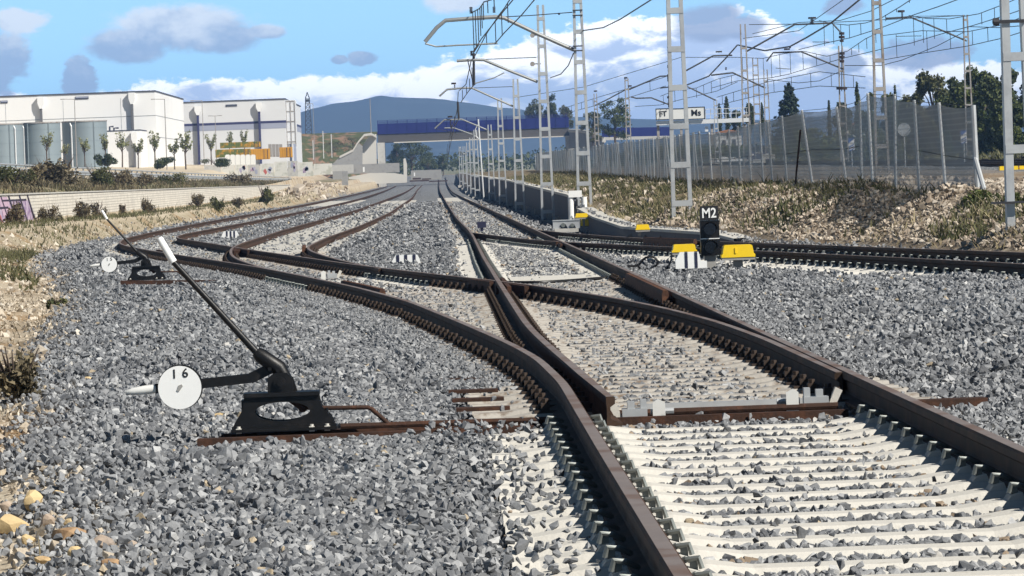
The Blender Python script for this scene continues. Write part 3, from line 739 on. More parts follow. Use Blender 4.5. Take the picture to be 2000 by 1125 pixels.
for a in [(62, 1002, 42, 34, 'tan_stone', 'rounded tan stone above the large slab at the lower left', 1), (114, 985, 24, 20, 'tan_stone', 'small square tan stone at the ballast edge right of the rounded one', 2),
          (22, 1050, 64, 34, 'tan_stone', 'big pale tan slab cut by the left edge of the picture', 3), (130, 1064, 76, 24, 'brown_stone', 'flat elongated brown stone with a dark shadow beneath', 4),
          (200, 1082, 46, 26, 'pink_stone', 'pinkish faceted stone right of the flat brown one', 5), (56, 1070, 28, 18, 'tan_stone', 'small yellowish stone just below the big pale slab', 6),
          (216, 1116, 42, 16, 'brown_stone', 'low brown stone at the bottom edge below the pinkish one', 7), (148, 1098, 30, 22, 'tan_stone', 'yellow stone with a pitted face below the flat brown one', 8),
          (84, 1108, 34, 14, 'tan_stone', 'low yellow stone among weeds at the bottom left', 9), (138, 1034, 24, 14, 'tan_stone', 'small yellow stone above the flat brown one', 10),
          (94, 1036, 26, 24, 'pink_stone', 'pale pinkish lump between the rounded stone and the flat one', 11), (12, 1006, 26, 20, 'pink_stone', 'reddish white stone at the left edge above the slab', 12),
          (424, 822, 30, 10, 'tan_stone', 'tan stone at the left foot of the large point lever', 13), (172, 750, 16, 10, 'tan_stone', 'lone small tan stone left of disc 16', 14), (259, 1083, 24, 18, 'pink_stone', 'brownish stone lying alone right of the pinkish one', 15)]:
    stone(*a)

# ================================================================== WRITING
def text(s, size, mat_, parent, loc, ext=.001, rx=90, bold=0.0, sx=1.0):
    cu = bpy.data.curves.new('lettering', 'FONT'); cu.body = s; cu.size = size; cu.extrude = ext; cu.align_x = 'CENTER'; cu.align_y = 'CENTER'; cu.offset = bold
    o = bpy.data.objects.new('tmp', cu); S.collection.objects.link(o)
    dg = bpy.context.evaluated_depsgraph_get(); me = bpy.data.meshes.new_from_object(o.evaluated_get(dg)); bpy.data.objects.remove(o)
    me.materials.clear(); me.materials.append(mat_)
    q = bpy.data.objects.new('lettering', me); S.collection.objects.link(q); q.parent = parent; q.location = loc; q.rotation_euler = (R(rx), 0, 0); q.scale = (sx, 1, 1); return q

# ================================================================== POINT LEVERS
def lever(loc, num, label, rz=0.0):
    t = thing('point_lever', loc, label, 'point lever', 'hand point levers', rz)
    k = .000668                                     # metres per unit of the drawing below
    q = lambda x, z, y=0.0: Vector(((x - 760) * k, y, (870 - z) * k))
    def qr(x, z, y=0.0):                            # the same, levelled against the tilt of the camera
        a, b_ = x - 760, z - 870
        return Vector(((a * math.cos(TH) - b_ * math.sin(TH)) * k, y, -(a * math.sin(TH) + b_ * math.cos(TH)) * k))
    out = [(437, 560), (1065, 560), (1068, 600), (1085, 660), (1130, 720), (1180, 770), (1195, 830), (1195, 868), (335, 868), (335, 800), (372, 750), (405, 700), (428, 640)]
    # base: two cut-out side plates joined by a top bar and a foot flange
    b = MB()
    for y0 in (-.085, .075):
        n = 48; ring = []; hole = []
        c = Vector((755, 700)); poly = [Vector(p) for p in out]
        for i in range(n):
            a = 2 * math.pi * i / n; d = Vector((math.cos(a), math.sin(a))); best = 1e9
            for j in range(len(poly)):
                p, e = poly[j], poly[(j + 1) % len(poly)] - poly[j]; den = d.x * e.y - d.y * e.x
                if abs(den) < 1e-9: continue
                tt = ((p.x - c.x) * e.y - (p.y - c.y) * e.x) / den; ss = ((p.x - c.x) * d.y - (p.y - c.y) * d.x) / den
                if tt > 0 and -1e-6 <= ss <= 1 + 1e-6: best = min(best, tt)
            o_ = c + d * best; h_ = Vector((c.x + 230 * d.x, c.y + 80 * d.y))
            ring.append((o_.x, o_.y)); hole.append((h_.x, h_.y))
        vs = [q(*p, y0) for p in ring] + [q(*p, y0) for p in hole] + [q(*p, y0 + .012) for p in ring] + [q(*p, y0 + .012) for p in hole]
        fs = []
        for i in range(n):
            j = (i + 1) % n
            fs += [(i, j, n + j, n + i), (2 * n + i, 3 * n + i, 3 * n + j, 2 * n + j), (i, 2 * n + i, 2 * n + j, j), (n + i, n + j, 3 * n + j, 3 * n + i)]
        b.add(vs, fs)
    b.box(q(752, 555), (640 * k, .21, .022)); b.box(q(765, 848), (890 * k, .30, .016)); b.box(q(765, 826, -.092), (880 * k, .012, .018))
    b.box(q(420, 700, 0), (.012, .15, .14)); b.box(q(1130, 760, 0), (.012, .15, .10))
    b.build('base', M['black'], t)
    for x, y in ((385, -.12), (1000, -.13), (1130, -.12), (385, .12), (1130, .12)):
        f = MB(); f.box(q(x, 850, y), (.030, .030, .028)); f.tube([q(x, 840, y), q(x, 812, y)], .010, 8); f.build('bolt', M['conc_white'], t)
    # pivot housing
    b = MB(); b.prism([(p.x, p.z) for p in (q(637, 548), q(637, 420), q(690, 380), q(800, 376), q(850, 425), q(850, 548))], -.06, -.045)
    b.prism([(p.x, p.z) for p in (q(637, 548), q(637, 420), q(690, 380), q(800, 376), q(850, 425), q(885, 548))], .045, .06)
    b.tube([q(742, 462, -.075), q(742, 462, .075)], .036, 14); b.tube([q(742, 462, -.09), q(742, 462, -.07)], .018, 6); b.box(q(742, 535), (.13, .10, .02))
    b.build('pivot_housing', M['black'], t, smooth=True)
    s_ = MB(); s_.tube([qr(772, 430), qr(715, 340), qr(560, 235), qr(520, 200)], [.038, .045, .043, .030], 16); s_.tube([qr(735, 352), qr(700, 372)], .046, 16); s_.box(qr(640, 345, -.04), (.02, .01, .02))
    s_.build('socket', M['black'], t, smooth=True)
    p = MB(); a, e = qr(560, 245), qr(-175, -555); p.tube([a, a.lerp(e, .5), e], [.021, .018, .0165], 14); pole = p.build('pole', M['black'], t, smooth=True)
    g = MB(); e2 = qr(-300, -765); g.tube([e - (e2 - e) * .0, e.lerp(e2, .9), e2 - (e2 - e) * .03, e2], [.0215, .0205, .018, .006], 14); g.build('grip', M['white'], pole, smooth=True)
    # counterweight arm with number disc
    r = MB(); r.bar(qr(640, 345, .015), qr(470, 430, .015), .036, .060); r.bar(qr(480, 425, .015), qr(-330, 515, .015), .034, .054); arm = r.build('arm', M['black'], t)
    w = MB(); a, e = qr(-325, 515, .015), qr(-590, 548, .015); w.tube([a, a.lerp(e, .35), a.lerp(e, .75), a.lerp(e, .93), e], [.025, .026, .021, .012, .002], 12); w.build('tip', M['white_dirty'], arm, smooth=True)
    d = MB(); c = qr(-120, 502, -.035); d.disc(c, .122, .006, 48); d.cur = 1; d.disc(c + Vector((.004, .006, .003)), .127, .004, 48); disc = d.build('disc', [M['white'], M['black']], arm)
    text(num[0], .072, M['ink'], disc, c + Vector((-.028, -.002, .075)), bold=.0008); text(num[1], .072, M['ink'], disc, c + Vector((.034, -.002, .079)), bold=.0008)
    h = MB(); h.prism([(c.x + x, c.z + z) for x, z in ((-.018, -.020), (-.004, -.022), (.018, .006), (.012, .018), (-.006, .012))], c.y - .004, c.y - .001); h.build('rivet', M['conc_mid_grey'], disc)
    cr = MB(); cr.tube([q(860, 640, .0), q(925, 680, .0), q(1180, 692, .0), q(1470, 697, .0), q(1505, 712, 0), q(1650, 850, .0)], .013, 10); cr.tube([q(925, 680, -.03), q(925, 680, .03)], .026, 12); cr.bar(q(760, 560), q(925, 690), .05, .03)
    cr.build('crank_rod', M['rust_dark'], t, smooth=True)
    return t
def gz(x, y): return float(height(x, y))
L16 = Vector((-.939, 26.0, float(zr(26)) - .178)); lever(L16, '16', 'large black hand point lever with white disc numbered 16 in the foreground')
L15 = Vector((at(287, 547, 72).x, 72, at(287, 547, 72).z)); lever(L15, '15', 'small distant black hand point lever with white disc numbered 15')
def steel_tie(loc, pieces, label, name='steel_tie'):
    b = MB()
    for (a, e, w, h) in pieces: b.bar(a, e, w, h)
    return tag(b.build(name, M['rust_dark']), label, 'steel tie', 'steel ties at the point levers')
z = float(zr(26)) - .20
steel_tie(0, [((-1.42, 25.82, z - .025), (.52, 25.82, z - .02), .10, .06)], 'rusty steel tie carrying the front edge of the large lever', 'steel_tie')
steel_tie(0, [((-1.30, 26.14, z - .02), (.52, 26.14, z - .012), .10, .06)], 'rusty steel tie carrying the rear edge of the large lever')
steel_tie(0, [((.80, 25.50, z + .02), (2.20, 25.50, z + .02), .08, .07)], 'brown steel channel between the rails below the switch blade tip')
steel_tie(0, [((2.45, 25.62, z + .04), (2.98, 25.66, z + .04), .16, .09)], 'brown tie end sticking out right of the right rail')
z2 = L15.z - .02
steel_tie(0, [((L15.x - .4, 71.8, z2), (-2.95, 71.8, float(zr(72)) - .2), .10, .06)], 'dark steel tie under the small lever')
def op_rod(pts, r, label, mk='galv_old'):
    b = MB(); b.tube(pts, r, 8); return tag(b.build('operating_rod', M[mk], smooth=True), label, 'rod', 'point operating rods')
op_rod([(-.62, 26.0, z + .035), (.55, 26.0, z + .03)], .017, 'thin steel rod from the large lever to the curved rail', 'rust_dark')
op_rod([(.86, 25.9, z + .055), (2.18, 25.9, z + .055)], .02, 'dark stretcher rod between the two switch blades', 'rust_dark')
def lock(loc, label, s=1):
    t = thing('blade_lock', loc, label, 'blade lock', 'blade locks')
    b = MB(); b.box((0, 0, .035), (.14, .10, .07)); b.box((-.05 * s, 0, .095), (.035, .08, .05)); b.box((.02 * s, -.01, .09), (.04, .07, .04)); b.tube([(-.09 * s, 0, .05), (.22 * s * -1, 0, .05)], .018, 8); b.build('body', M['galv'], t)
    a = MB(); a.prism([(.06 * s, .0), (.10 * s, .0), (.15 * s, .10), (.11 * s, .12)], -.04, .02); a.build('arm', M['conc_white'], t)
    p = MB(); p.prism([(-.17 * s, -.02), (-.10 * s, -.02), (-.10 * s, .10), (-.13 * s, .12), (-.17 * s, .10)], -.06, -.045); p.build('bracket', M['white_dirty'], t)
lock((1.03, 25.75, z + .02), 'pale steel blade lock between the rails near the open blade tip', -1)
lock((2.06, 25.95, z + .04), 'pale bolted blade lock beside the right rail', 1)
lock((at(655, 520, 70).x - .05, 70.0, float(zr(70)) - .16), 'small white blade lock by the second turnout', 1)
# stretcher bars and slide-plates between the blades, brown sole plates left of the curved rail
for i, y in enumerate((27.4, 28.6, 29.8, 31.6)):
    b = MB(); xa, xb = (X(BL, y) - .62, X(BL, y) - .30); b.box(((xa + xb) / 2, y, float(zr(y)) - .162), (xb - xa, .16, .02))
    tag(b.build('sole_plate', M['rust_dark']), 'brown sole plate on a bearer left of the curved rail', 'sole plate', 'brown sole plates')
for y in (26.6,):
    b = MB(); b.box((X(MR, y) - .75, y, float(zr(y)) - .145), (.95, .05, .03)); tag(b.build('cover_channel', M['galv']), 'grey steel cover channel lying across the bearers %s' % ('nearest the blade locks' if y < 30 else 'farther from the blade locks'), 'channel', 'cover channels')

# ================================================================== MARKERS, SIGNAL, BOXES
def marker(px, py, Y, wpx, hpx, stripes, label, cut=None):
    k = Y / F; t = thing('fouling_marker', at(px, py, Y), label, 'track marker', 'black and white fouling markers')
    w, h = wpx * k / 2, hpx * k; b = MB(); poly = cut or [(-w, 0), (w, 0), (w * .62, h), (-w * .62, h)]
    b.prism(poly, -.06, .06); b.build('body', M['white'], t)
    for s_ in stripes:
        f = MB(); f.box((s_ * w, -.064, h * .5), (w * .17, .008, h * .94)); f.box((s_ * w, 0, h + .003), (w * .17, .13, .006)); f.build('stripe', M['navy'], t)
marker(450, 466.5, 145, 40, 15, (-.32, .05, .40), 'smallest striped fouling marker in the ballast left of the middle siding')
marker(794, 519, 83, 68, 21, (-.48, -.02, .46), 'wide striped fouling marker standing on ballast in the centre')
k = 66 / F; marker(1350, 524, 66, 62, 32, (-.30, .32), 'white marker with dark stripes in front of the M2 signal', [(-.225, 0), (.225, 0), (.225, .10), (.14, .10), (.11, .235), (-.16, .235), (-.225, .12)])
def signal():
    Y = 67.0; k = Y / F; t = thing('shunting_signal', at(1388, 525, Y), 'short black two-lamp shunting signal with M2 plate', 'signal')
    u = lambda px, py: ((px - 1388) * k, (525 - py) * k)
    b = MB(); b.box((0, .05, .10), (.16, .14, .26)); b.build('post', M['conc_mid_grey'], t)
    p = MB(); a, c = u(1370, 430), u(1406, 402); p.box(((a[0] + c[0]) / 2, -.08, (a[1] + c[1]) / 2), (c[0] - a[0], .02, c[1] - a[1])); pl = p.build('plate', M['ink'], t)
    text('M2', .20, M['white'], pl, ((a[0] + c[0]) / 2, -.092, (a[1] + c[1]) / 2 - .005), bold=.003, sx=.85)
    for (y0, y1) in ((465, 430), (499, 466.5)):
        a, c = u(1370, y0), u(1407, y1); cx, cz = (a[0] + c[0]) / 2, (a[1] + c[1]) / 2; w, h = c[0] - a[0], c[1] - a[1]
        m = MB(); m.box((cx, 0, cz), (w, .16, h)); hd = m.build('lamp_head', M['black'], t)
        l = MB(); l.tube([(cx, -.095, cz), (cx, -.082, cz)], .085, 24); l.build('lens', M['glass'], hd)
        h_ = MB(); n = 18; ang = [math.pi * i / n for i in range(n + 1)]
        h_.grid([[(cx + .10 * math.cos(q) * 1.0, yy, cz + .10 * math.sin(q)) for q in ang] for yy in (-.082, -.24)]); h_.grid([[(cx + .106 * math.cos(q), yy, cz + .106 * math.sin(q)) for q in ang] for yy in (-.082, -.24)])
        h_.build('hood', M['black'], hd)
        e = MB(); e.box((cx, -.083, c[1] + .004), (w, .01, .012)); e.build('rim', M['white'], hd)
signal()
def ybox(px, py, Y, wpx, hpx, label, post=None, split=False):
    k = Y / F; w, h = wpx * k, hpx * k; t = thing('track_box', at(px, py, Y), label, 'track box', 'yellow trackside boxes')
    b = MB(); b.prism([(-w / 2, 0), (w / 2, 0), (w / 2, h * .22), (w * .46, h * .30), (w * .42, h * .92), (w * .38, h), (-w * .38, h), (-w * .42, h * .92), (-w * .46, h * .30), (-w / 2, h * .22)], -.16, .16)
    if split: b.box((-w * .08, -.165, h * .55), (w * .05, .012, h * .45))
    b.build('lid', M['yellow'], t)
    c = MB(); c.box((0, 0, -.02), (w * .98, .30, .04)); c.build('base', M['conc_mid_grey'], t)
    if post:
        p = MB(); p.box((post[0] * k, 0, -.04 - post[1] * k / 2), (post[2] * k, .12, post[1] * k)); p.build('post', M['conc_mid_grey'], t)
ybox(1336, 492, 68, 49, 15, 'yellow box left of the M2 signal above the striped marker', (-10, 26, 4))
ybox(1441, 502, 66, 66, 24, 'large yellow box on a grey post right of the M2 signal', (0, 36, 18), True)
ybox(1136, 424.5, 128, 26, 8, 'yellow box on a thin stand before the white posts', (4, 24, 4))
ybox(1142, 441, 130, 17, 13, 'low yellow box behind the grey point machine')
ybox(1255, 448.5, 96, 28, 10, 'small yellow box on the low wall by the ribbed check rail', (-6, 8, 6))
def machine():
    Y = 122; k = Y / F; t = thing('point_machine', at(1106, 446, Y), 'grey steel point motor lying beside the right rail', 'point machine')
    b = MB(); w = 52 * k; h = 15 * k
    b.prism([(-w / 2, 0), (-w * .28, 0), (-w * .20, h * .55), (-w * .02, h * .55), (w * .06, 0), (w * .12, 0), (w * .2, h * .5), (w * .3, h * .5), (w * .36, 0), (w / 2, 0), (w / 2, h), (-w / 2, h)], -.22, .22); b.box((0, 0, h + .012), (w * 1.02, .48, .024)); b.build('housing', M['galv'], t)
    c = MB(); c.tube([(-w * .12, -.26, h * .45), (-w * .12, -.2, h * .45)], .06, 14); c.tube([(w * .22, -.26, h * .4), (w * .22, -.2, h * .4)], .05, 14); c.build('shaft', M['clip'], t)
    f = MB(); f.box((0, 0, -.05), (w * .9, .5, .10)); f.build('footing', M['conc'], t)
machine()
def cabinet():
    Y = 140; k = Y / F; t = thing('white_cabinet', at(1129, 428, Y), 'pair of white upright tubes under a square white plate beside the mast', 'trackside cabinet')
    for dx in (-13, 13):
        b = MB(); b.tube([(dx * k, 0, 0), (dx * k, 0, 43 * k)], 5.6 * k, 20); b.build('tube', M['white'], t, smooth=True)
    b = MB(); b.box((-4 * k, -.10, 49.5 * k), (26 * k, .03, 13 * k)); b.build('plate', M['white'], t)
    b = MB(); b.box((-1 * k, 0, 32 * k), (3 * k, .1, 14 * k)); b.box((-3 * k, 0, 14 * k), (4 * k, .1, 12 * k)); b.build('bracket', M['ink'], t)
    b = MB(); b.box((0, 0, -.06), (40 * k, .5, .12)); b.build('footing', M['conc'], t)
cabinet()
b = MB(); p = at(941, 445, 122); k = 122 / F
b.box(p + Vector((0, 0, 6 * k)), (17 * k, .14, 12 * k)); b.box(p + Vector((0, 0, -.04)), (.08, .08, .10)); tag(b.build('balise_box', M['navy']), 'small dark square box between the rails before the right siding', 'box')
def cable(pts, r, label, mk='black'):
    P = [Vector(p) for p in pts]; o = []
    for i in range(len(P) - 1):
        a, b_, c, d = P[max(i - 1, 0)], P[i], P[i + 1], P[min(i + 2, len(P) - 1)]
        for q in range(8):
            t = q / 8; o.append(.5 * ((2 * b_) + (c - a) * t + (2 * a - 5 * b_ + 4 * c - d) * t * t + (3 * b_ - a - 3 * c + d) * t ** 3))
    b = MB(); b.tube(o + [P[-1]], r, 8); return tag(b.build('cable', M[mk], smooth=True), label, 'cable', 'black cables')
def onz(px, py, Y, dz=.03):
    p = at(px, py, Y); return (p.x, Y, gz(p.x, Y) + dz)
cable([at(x, y, 68) for x, y in ((1225, 519), (1245, 519), (1252, 512), (1262, 503), (1276, 502), (1284, 510), (1282, 518), (1274, 522))] + [at(1266, 526, 67.6), at(1252, 526, 67.4), at(1245, 517, 67.5)], .016, 'black cable standing in a loose coil left of the yellow box')
cable([at(1312, 498, 66.5), at(1310, 510, 66.2), at(1304, 522, 66)], .014, 'short black cable hanging left of the striped marker')
cable([(X(ML, 62) + .1, 62, float(zr(62)) - .15), (1.3, 61.7, float(zr(62)) - .165), (2.0, 62.4, float(zr(62)) - .16), (X(MR, 62.5) - .1, 62.6, float(zr(62)) - .15)], .022, 'black cable laid across between the main rails past the crossing')
b = MB(); b.box((1.5, 64.2, float(zr(64)) - .172), (1.2, 2.6, .03)); tag(b.build('walkway_slab', M['conc_white']), 'white dusty slab between the main rails past the crossing', 'slab')
for pt, lab in (([(-3.60, 75, 0), (-3.66, 68, 0), (-3.55, 62, 0), (-3.48, 56, 0), (-3.50, 52, 0), (-3.85, 49.5, 0), (-4.3, 48.5, 0)], 'dark tube drawn as the shadow line over the ballast behind the large lever'),):
    cable([(x, y, gz(x, y) + .03) for x, y, _ in pt], .017, lab)  # dark tube put in for the shadow line along the ballast ridge

# ================================================================== MASTS AND OVERHEAD WIRES
def mast(px, py, Y, h, wb, wt, label, group, old=False, depth=.20, leg=.075, sp=.86, first=.5, hidden=0.0):
    base = at(px, py, Y); base.z -= hidden; h += hidden
    t = thing('lattice_mast', base, label, 'catenary mast', group); m = M['galv_old' if old else 'galv']
    for s in (-1, 1):
        b = MB(); b.bar((s * wb / 2, 0, -.3), (s * wt / 2, 0, h), leg, depth, up=(1, 0, 0)) if False else None
        x0, x1 = s * wb / 2, s * wt / 2; v = []
        for (x, zz) in ((x0, -.3), (x1, h)):
            v += [(x - leg / 2, -depth / 2, zz), (x + leg / 2, -depth / 2, zz), (x + leg / 2, depth / 2, zz), (x - leg / 2, depth / 2, zz)]
        b.add(v, [(3, 2, 1, 0), (4, 5, 6, 7), (0, 1, 5, 4), (1, 2, 6, 5), (2, 3, 7, 6), (3, 0, 4, 7)]); b.build('leg', m, t)
    zz = first
    while zz < h - .1:
        w = wb + (wt - wb) * zz / h; b = MB()
        for y in (-depth / 2 - .006, depth / 2 + .006): b.box((0, y, zz), (w + leg * .9, .012, .13))
        b.box((0, 0, zz), (w - leg - .004, depth - .01, .012)); b.build('batten', m, t); zz += sp
    f = MB(); f.box((0, 0, -.22), (wb + .5, .8, .34)); f.build('footing', M['conc'], t)
    return t
def arm(t, pts, Y, r=.05, tie=None, reg=None, ins=(), dark=False, label=None):
    """cantilever tube, tie rod, registration arm and insulators, given where they show at distance Y"""
    L = lambda q: at(q[0], q[1], Y) - t.location
    b = MB(); P = [L(q) for q in pts]; b.tube(P, r, 8); b.build('cantilever', M['tube_dark' if dark else 'tube'], t, smooth=True)
    if tie: b = MB(); b.tube([L(q) for q in tie], .016, 6); b.build('tie_rod', M['wire'], t)
    if reg: b = MB(); b.tube([L(q) for q in reg], r * .45, 6); b.build('registration_arm', M['tube_dark' if dark else 'tube'], t)
    for (x, y, w, h) in ins:
        b = MB(); p = L((x, y)); kk = Y / F
        for i in range(5): b.tube([p + Vector((0, 0, (i - 2) * h * kk / 5 - .012)), p + Vector((0, 0, (i - 2) * h * kk / 5 + .012))], w * kk / 2, 10)
        b.tube([p - Vector((0, 0, h * kk / 2)), p + Vector((0, 0, h * kk / 2))], w * kk / 5, 8); b.build('insulator', M['insul'], t)
G1 = 'ladder masts beside the main track'; G2 = 'aged masts of the line beyond the fence'
m1 = mast(1998, 489, 69.4, 8.4, .36, .20, 'near galvanised mast cut off by the right edge', G1, leg=.12, sp=1.39, first=.14, depth=.24)
b = MB(); p = Vector((-.2, -.1, .73)); b.box(p, (.5, .32, .03)); b.build('strap', M['wire'], m1)
b = MB(); b.box((-.1, -.14, 3.45), (.5, .05, .05)); b.tube([(-.34, -.14, 3.45), (-.25, -.14, 3.45)], .06, 10); b.build('bracket', M['wire'], m1)
m2 = mast(1334, 460, 102.8, 8.4, .40, .21, 'tall galvanised mast behind the M2 signal', G1, leg=.085, sp=.86, first=.72)
b = MB(); L = lambda x, y: at(x, y, 102.8) - m2.location
for y_, w_, h_ in ((92, 4, 12), (130, 5, 6), (139, 3, 5), (152, 5, 14), (190, 6, 4)): b.box(L(1306, y_), (w_ * .0114, .12, h_ * .0114))
b.bar(L(1306, 78), L(1306, 210), .02); b.build('cable_bracket', M['wire'], m2)
m3 = mast(1143.5, 437, 141, 8.2, .41, .17, 'galvanised mast beside the white cabinet, carrying the largest cantilever', G1, leg=.08, sp=.93, first=.3)
arm(m3, [(1120, 97), (1050, 66), (985, 35), (968, 33), (920, 36), (870, 40), (853, 54), (830, 82)], 141, .062, [(985, 33), (1040, 30), (1118, 24)], [(830, 85), (852, 91), (900, 88), (972, 85)], ((920, 20, 7, 13), (965, 19, 6, 12), (1092, 27, 4, 3)))
b = MB(); L = lambda x, y: at(x, y, 141) - m3.location
for y_ in (20, 30, 90, 99): b.box(L(1128, y_), (.30, .30, .03))
b.build('clamp', M['wire'], m3)
m4 = mast(1070.5, 427, 163.8, 7.6, .42, .19, 'galvanised mast with round wheels on its side, left of the white cabinet', G1, leg=.08, sp=.98, first=.25)
arm(m4, [(1050, 160), (995, 138), (945, 117), (925, 117), (892, 119)], 163.8, .05, [(945, 116), (1048, 112)], [(928, 163), (965, 152), (985, 142)], ((921, 104, 6, 10), (926, 108, 4, 9)))
for yy in (69, 125):
    b = MB(); p = at(1040, yy, 163.8) - m4.location; b.tube([p + Vector((0, -.03, 0)), p + Vector((0, .03, 0))], .085, 16); b.tube([p, p + Vector((.3, 0, 0))], .02, 6); b.build('wheel', M['galv_old'], m4)
b = MB(); p = at(925, 105, 163.8) - m4.location; q_ = at(926, 166, 163.8) - m4.location; b.tube([p, q_], .045, 8); b.tube([at(914, 120, 163.8) - m4.location, at(925, 166, 163.8) - m4.location], .02, 6); b.build('drop_bracket', M['wire'], m4)
m5 = mast(1016, 410, 214.5, 6.1, .42, .20, 'galvanised mast just right of the narrow end of the dark low wall', G1, leg=.08, sp=1.0, first=.3)
arm(m5, [(1003, 208), (962, 190), (922, 172), (900, 172), (873, 175), (858, 188)], 214.5, .045, [(922, 172), (1003, 169)], None, ((886, 163, 10, 3), (888, 170, 3, 10)))
b = MB(); b.tube([at(894, 199, 214.5) - m5.location, at(896, 232, 214.5) - m5.location], .05, 8); b.build('drop_bracket', M['wire'], m5)
m6 = mast(983, 399, 265, 6.1, .42, .20, 'galvanised mast fifth from the front in the row', G1, leg=.08, sp=1.0)
m7 = mast(961.5, 391, 317, 5.2, .42, .20, 'galvanised mast sixth from the front in the row', G1, leg=.08, sp=1.0)
arm(m7, [(952, 254), (902, 233), (868, 234), (849, 251)], 317, .05, [(849, 251), (880, 257)], None, ((879, 228, 10, 3), (880, 240, 4, 14)))
m8 = mast(933, 383, 375, 5.4, .40, .22, 'galvanised mast seventh from the front in the row', G1, leg=.08, sp=1.1)
arm(m8, [(926, 264), (887, 250), (868, 250)], 375, .05, None, None, ((882, 247, 4, 4),))
for i, (px, py, Y, h) in enumerate([(924, 379, 425, 5.2), (917, 372, 480, 5.0), (909, 366, 560, 5.0), (901, 361, 660, 5.5)]):
    mast(px, py, Y, h, .42, .24, '%s galvanised mast from the front in the row, small and far' % ('eighth', 'ninth', 'tenth', 'eleventh')[i], G1, leg=.09, sp=1.2)
b = MB(); p = at(945, 389, 322); b.tube([p, p + Vector((-.19, 0, 5.6))], .055, 10); o = b.build('pale_pole', M['post_white']); tag(o, 'slender white pole with a lamp bracket among the far masts', 'pole')
b = MB(); b.tube([p + Vector((-.19, 0, 5.3)), p + Vector((-.42, 0, 4.9)), p + Vector((-.36, 0, 4.4)), p + Vector((-.17, 0, 4.2))], .03, 8); b.build('bracket', M['post_white'], o)
# aged masts beyond the fence
n1 = mast(1725, 372, 148, 7.2, .43, .20, 'weathered mast right behind the fence where its mesh is highest', G2, True, leg=.07, sp=.92)
n2 = mast(1461, 330, 267, 8.4, .45, .27, 'weathered mast left of the fir tree', G2, True, leg=.07, sp=1.3)
n3 = mast(1650, 325, 290, 7.6, .50, .22, 'weathered mast with insulators on its head, right of the fir tree', G2, True, leg=.08, sp=1.1)
n4 = mast(1896, 322, 270, 8.8, .46, .22, 'weathered mast before the tall trees on the right', G2, True, leg=.07, sp=1.0)
n5 = mast(1501, 300, 350, 6.4, .42, .25, 'thin weathered mast just left of the fir tree', G2, True, leg=.07, sp=1.0)
n6 = mast(1482, 310, 380, 8.3, .55, .40, 'dark lattice mast between the two masts left of the fir', G2, True, leg=.07, sp=.8)
n7 = mast(1230, 330, 400, 7.9, .45, .26, 'speckled mast above the curved ramp', G2, True, leg=.08, sp=.8)
n8 = mast(1168, 330, 470, 7.7, .45, .26, 'weathered mast just right of the mast beside the white cabinet', G2, True, leg=.08, sp=.8)
n9 = mast(1402, 330, 400, 6.0, .40, .24, 'pale mast over the signal gantry walkway', G2, False, leg=.07, sp=1.0)
arm(n2, [(1457, 101), (1552, 48), (1625, 45), (1641, 62)], 267, .05, None, [(1587, 82), (1625, 82)], ((1586, 35, 16, 3), (1586, 41, 8, 8)), True)
arm(n3, [(1647, 135), (1565, 101), (1510, 103), (1497, 120)], 290, .05, None, [(1515, 133), (1545, 135)], ((1537, 96, 12, 3), (1543, 92, 4, 4)), True)
b = MB(); L = lambda x, y: at(x, y, 290) - n3.location
b.bar(L(1644, 62), L(1644, 178), .05)
for y_, w_ in ((66, 11), (73, 12), (80, 8), (105, 12), (112, 12), (120, 10), (173, 22)): b.tube([L(1644, y_ - 3), L(1644, y_ + 2)], w_ * .016, 10)
b.build('insulator', M['insul'], n3)
arm(n4, [(1888, 80), (1832, 56), (1777, 33), (1730, 36)], 270, .05, [(1777, 32), (1885, 30)], [(1750, 71), (1800, 70)], ((1760, 22, 14, 4), (1762, 30, 5, 12)), True)
arm(n5, [(1495, 172), (1431, 142), (1389, 147)], 350, .06, None, None, ((1418, 134, 4, 6),), True)
arm(n7, [(1226, 176), (1289, 149), (1307, 148)], 400, .06, None, None, ((1230, 168, 8, 3), (1222, 152, 7, 3)), True)
arm(n7, [(1232, 189), (1243, 192), (1272, 191), (1308, 205)], 400, .06, None, None, (), True)
arm(n8, [(1162, 206), (1185, 195), (1224, 174)], 470, .06, None, None, ((1163, 178, 7, 3),), True)
arm(n9, [(1342, 169), (1398, 196)], 400, .06, None, None, (), True)
b = MB()
for p_, q_ in (((1340, 138), (1393, 109)), ((1393, 109), (1430, 108))): b.tube([at(*p_, 300) - n2.location, at(*q_, 300) - n2.location], .05, 8)
b.box(at(1404, 101, 300) - n2.location, (.4, .1, .10)); b.build('side_cantilever', M['tube_dark'], n2)
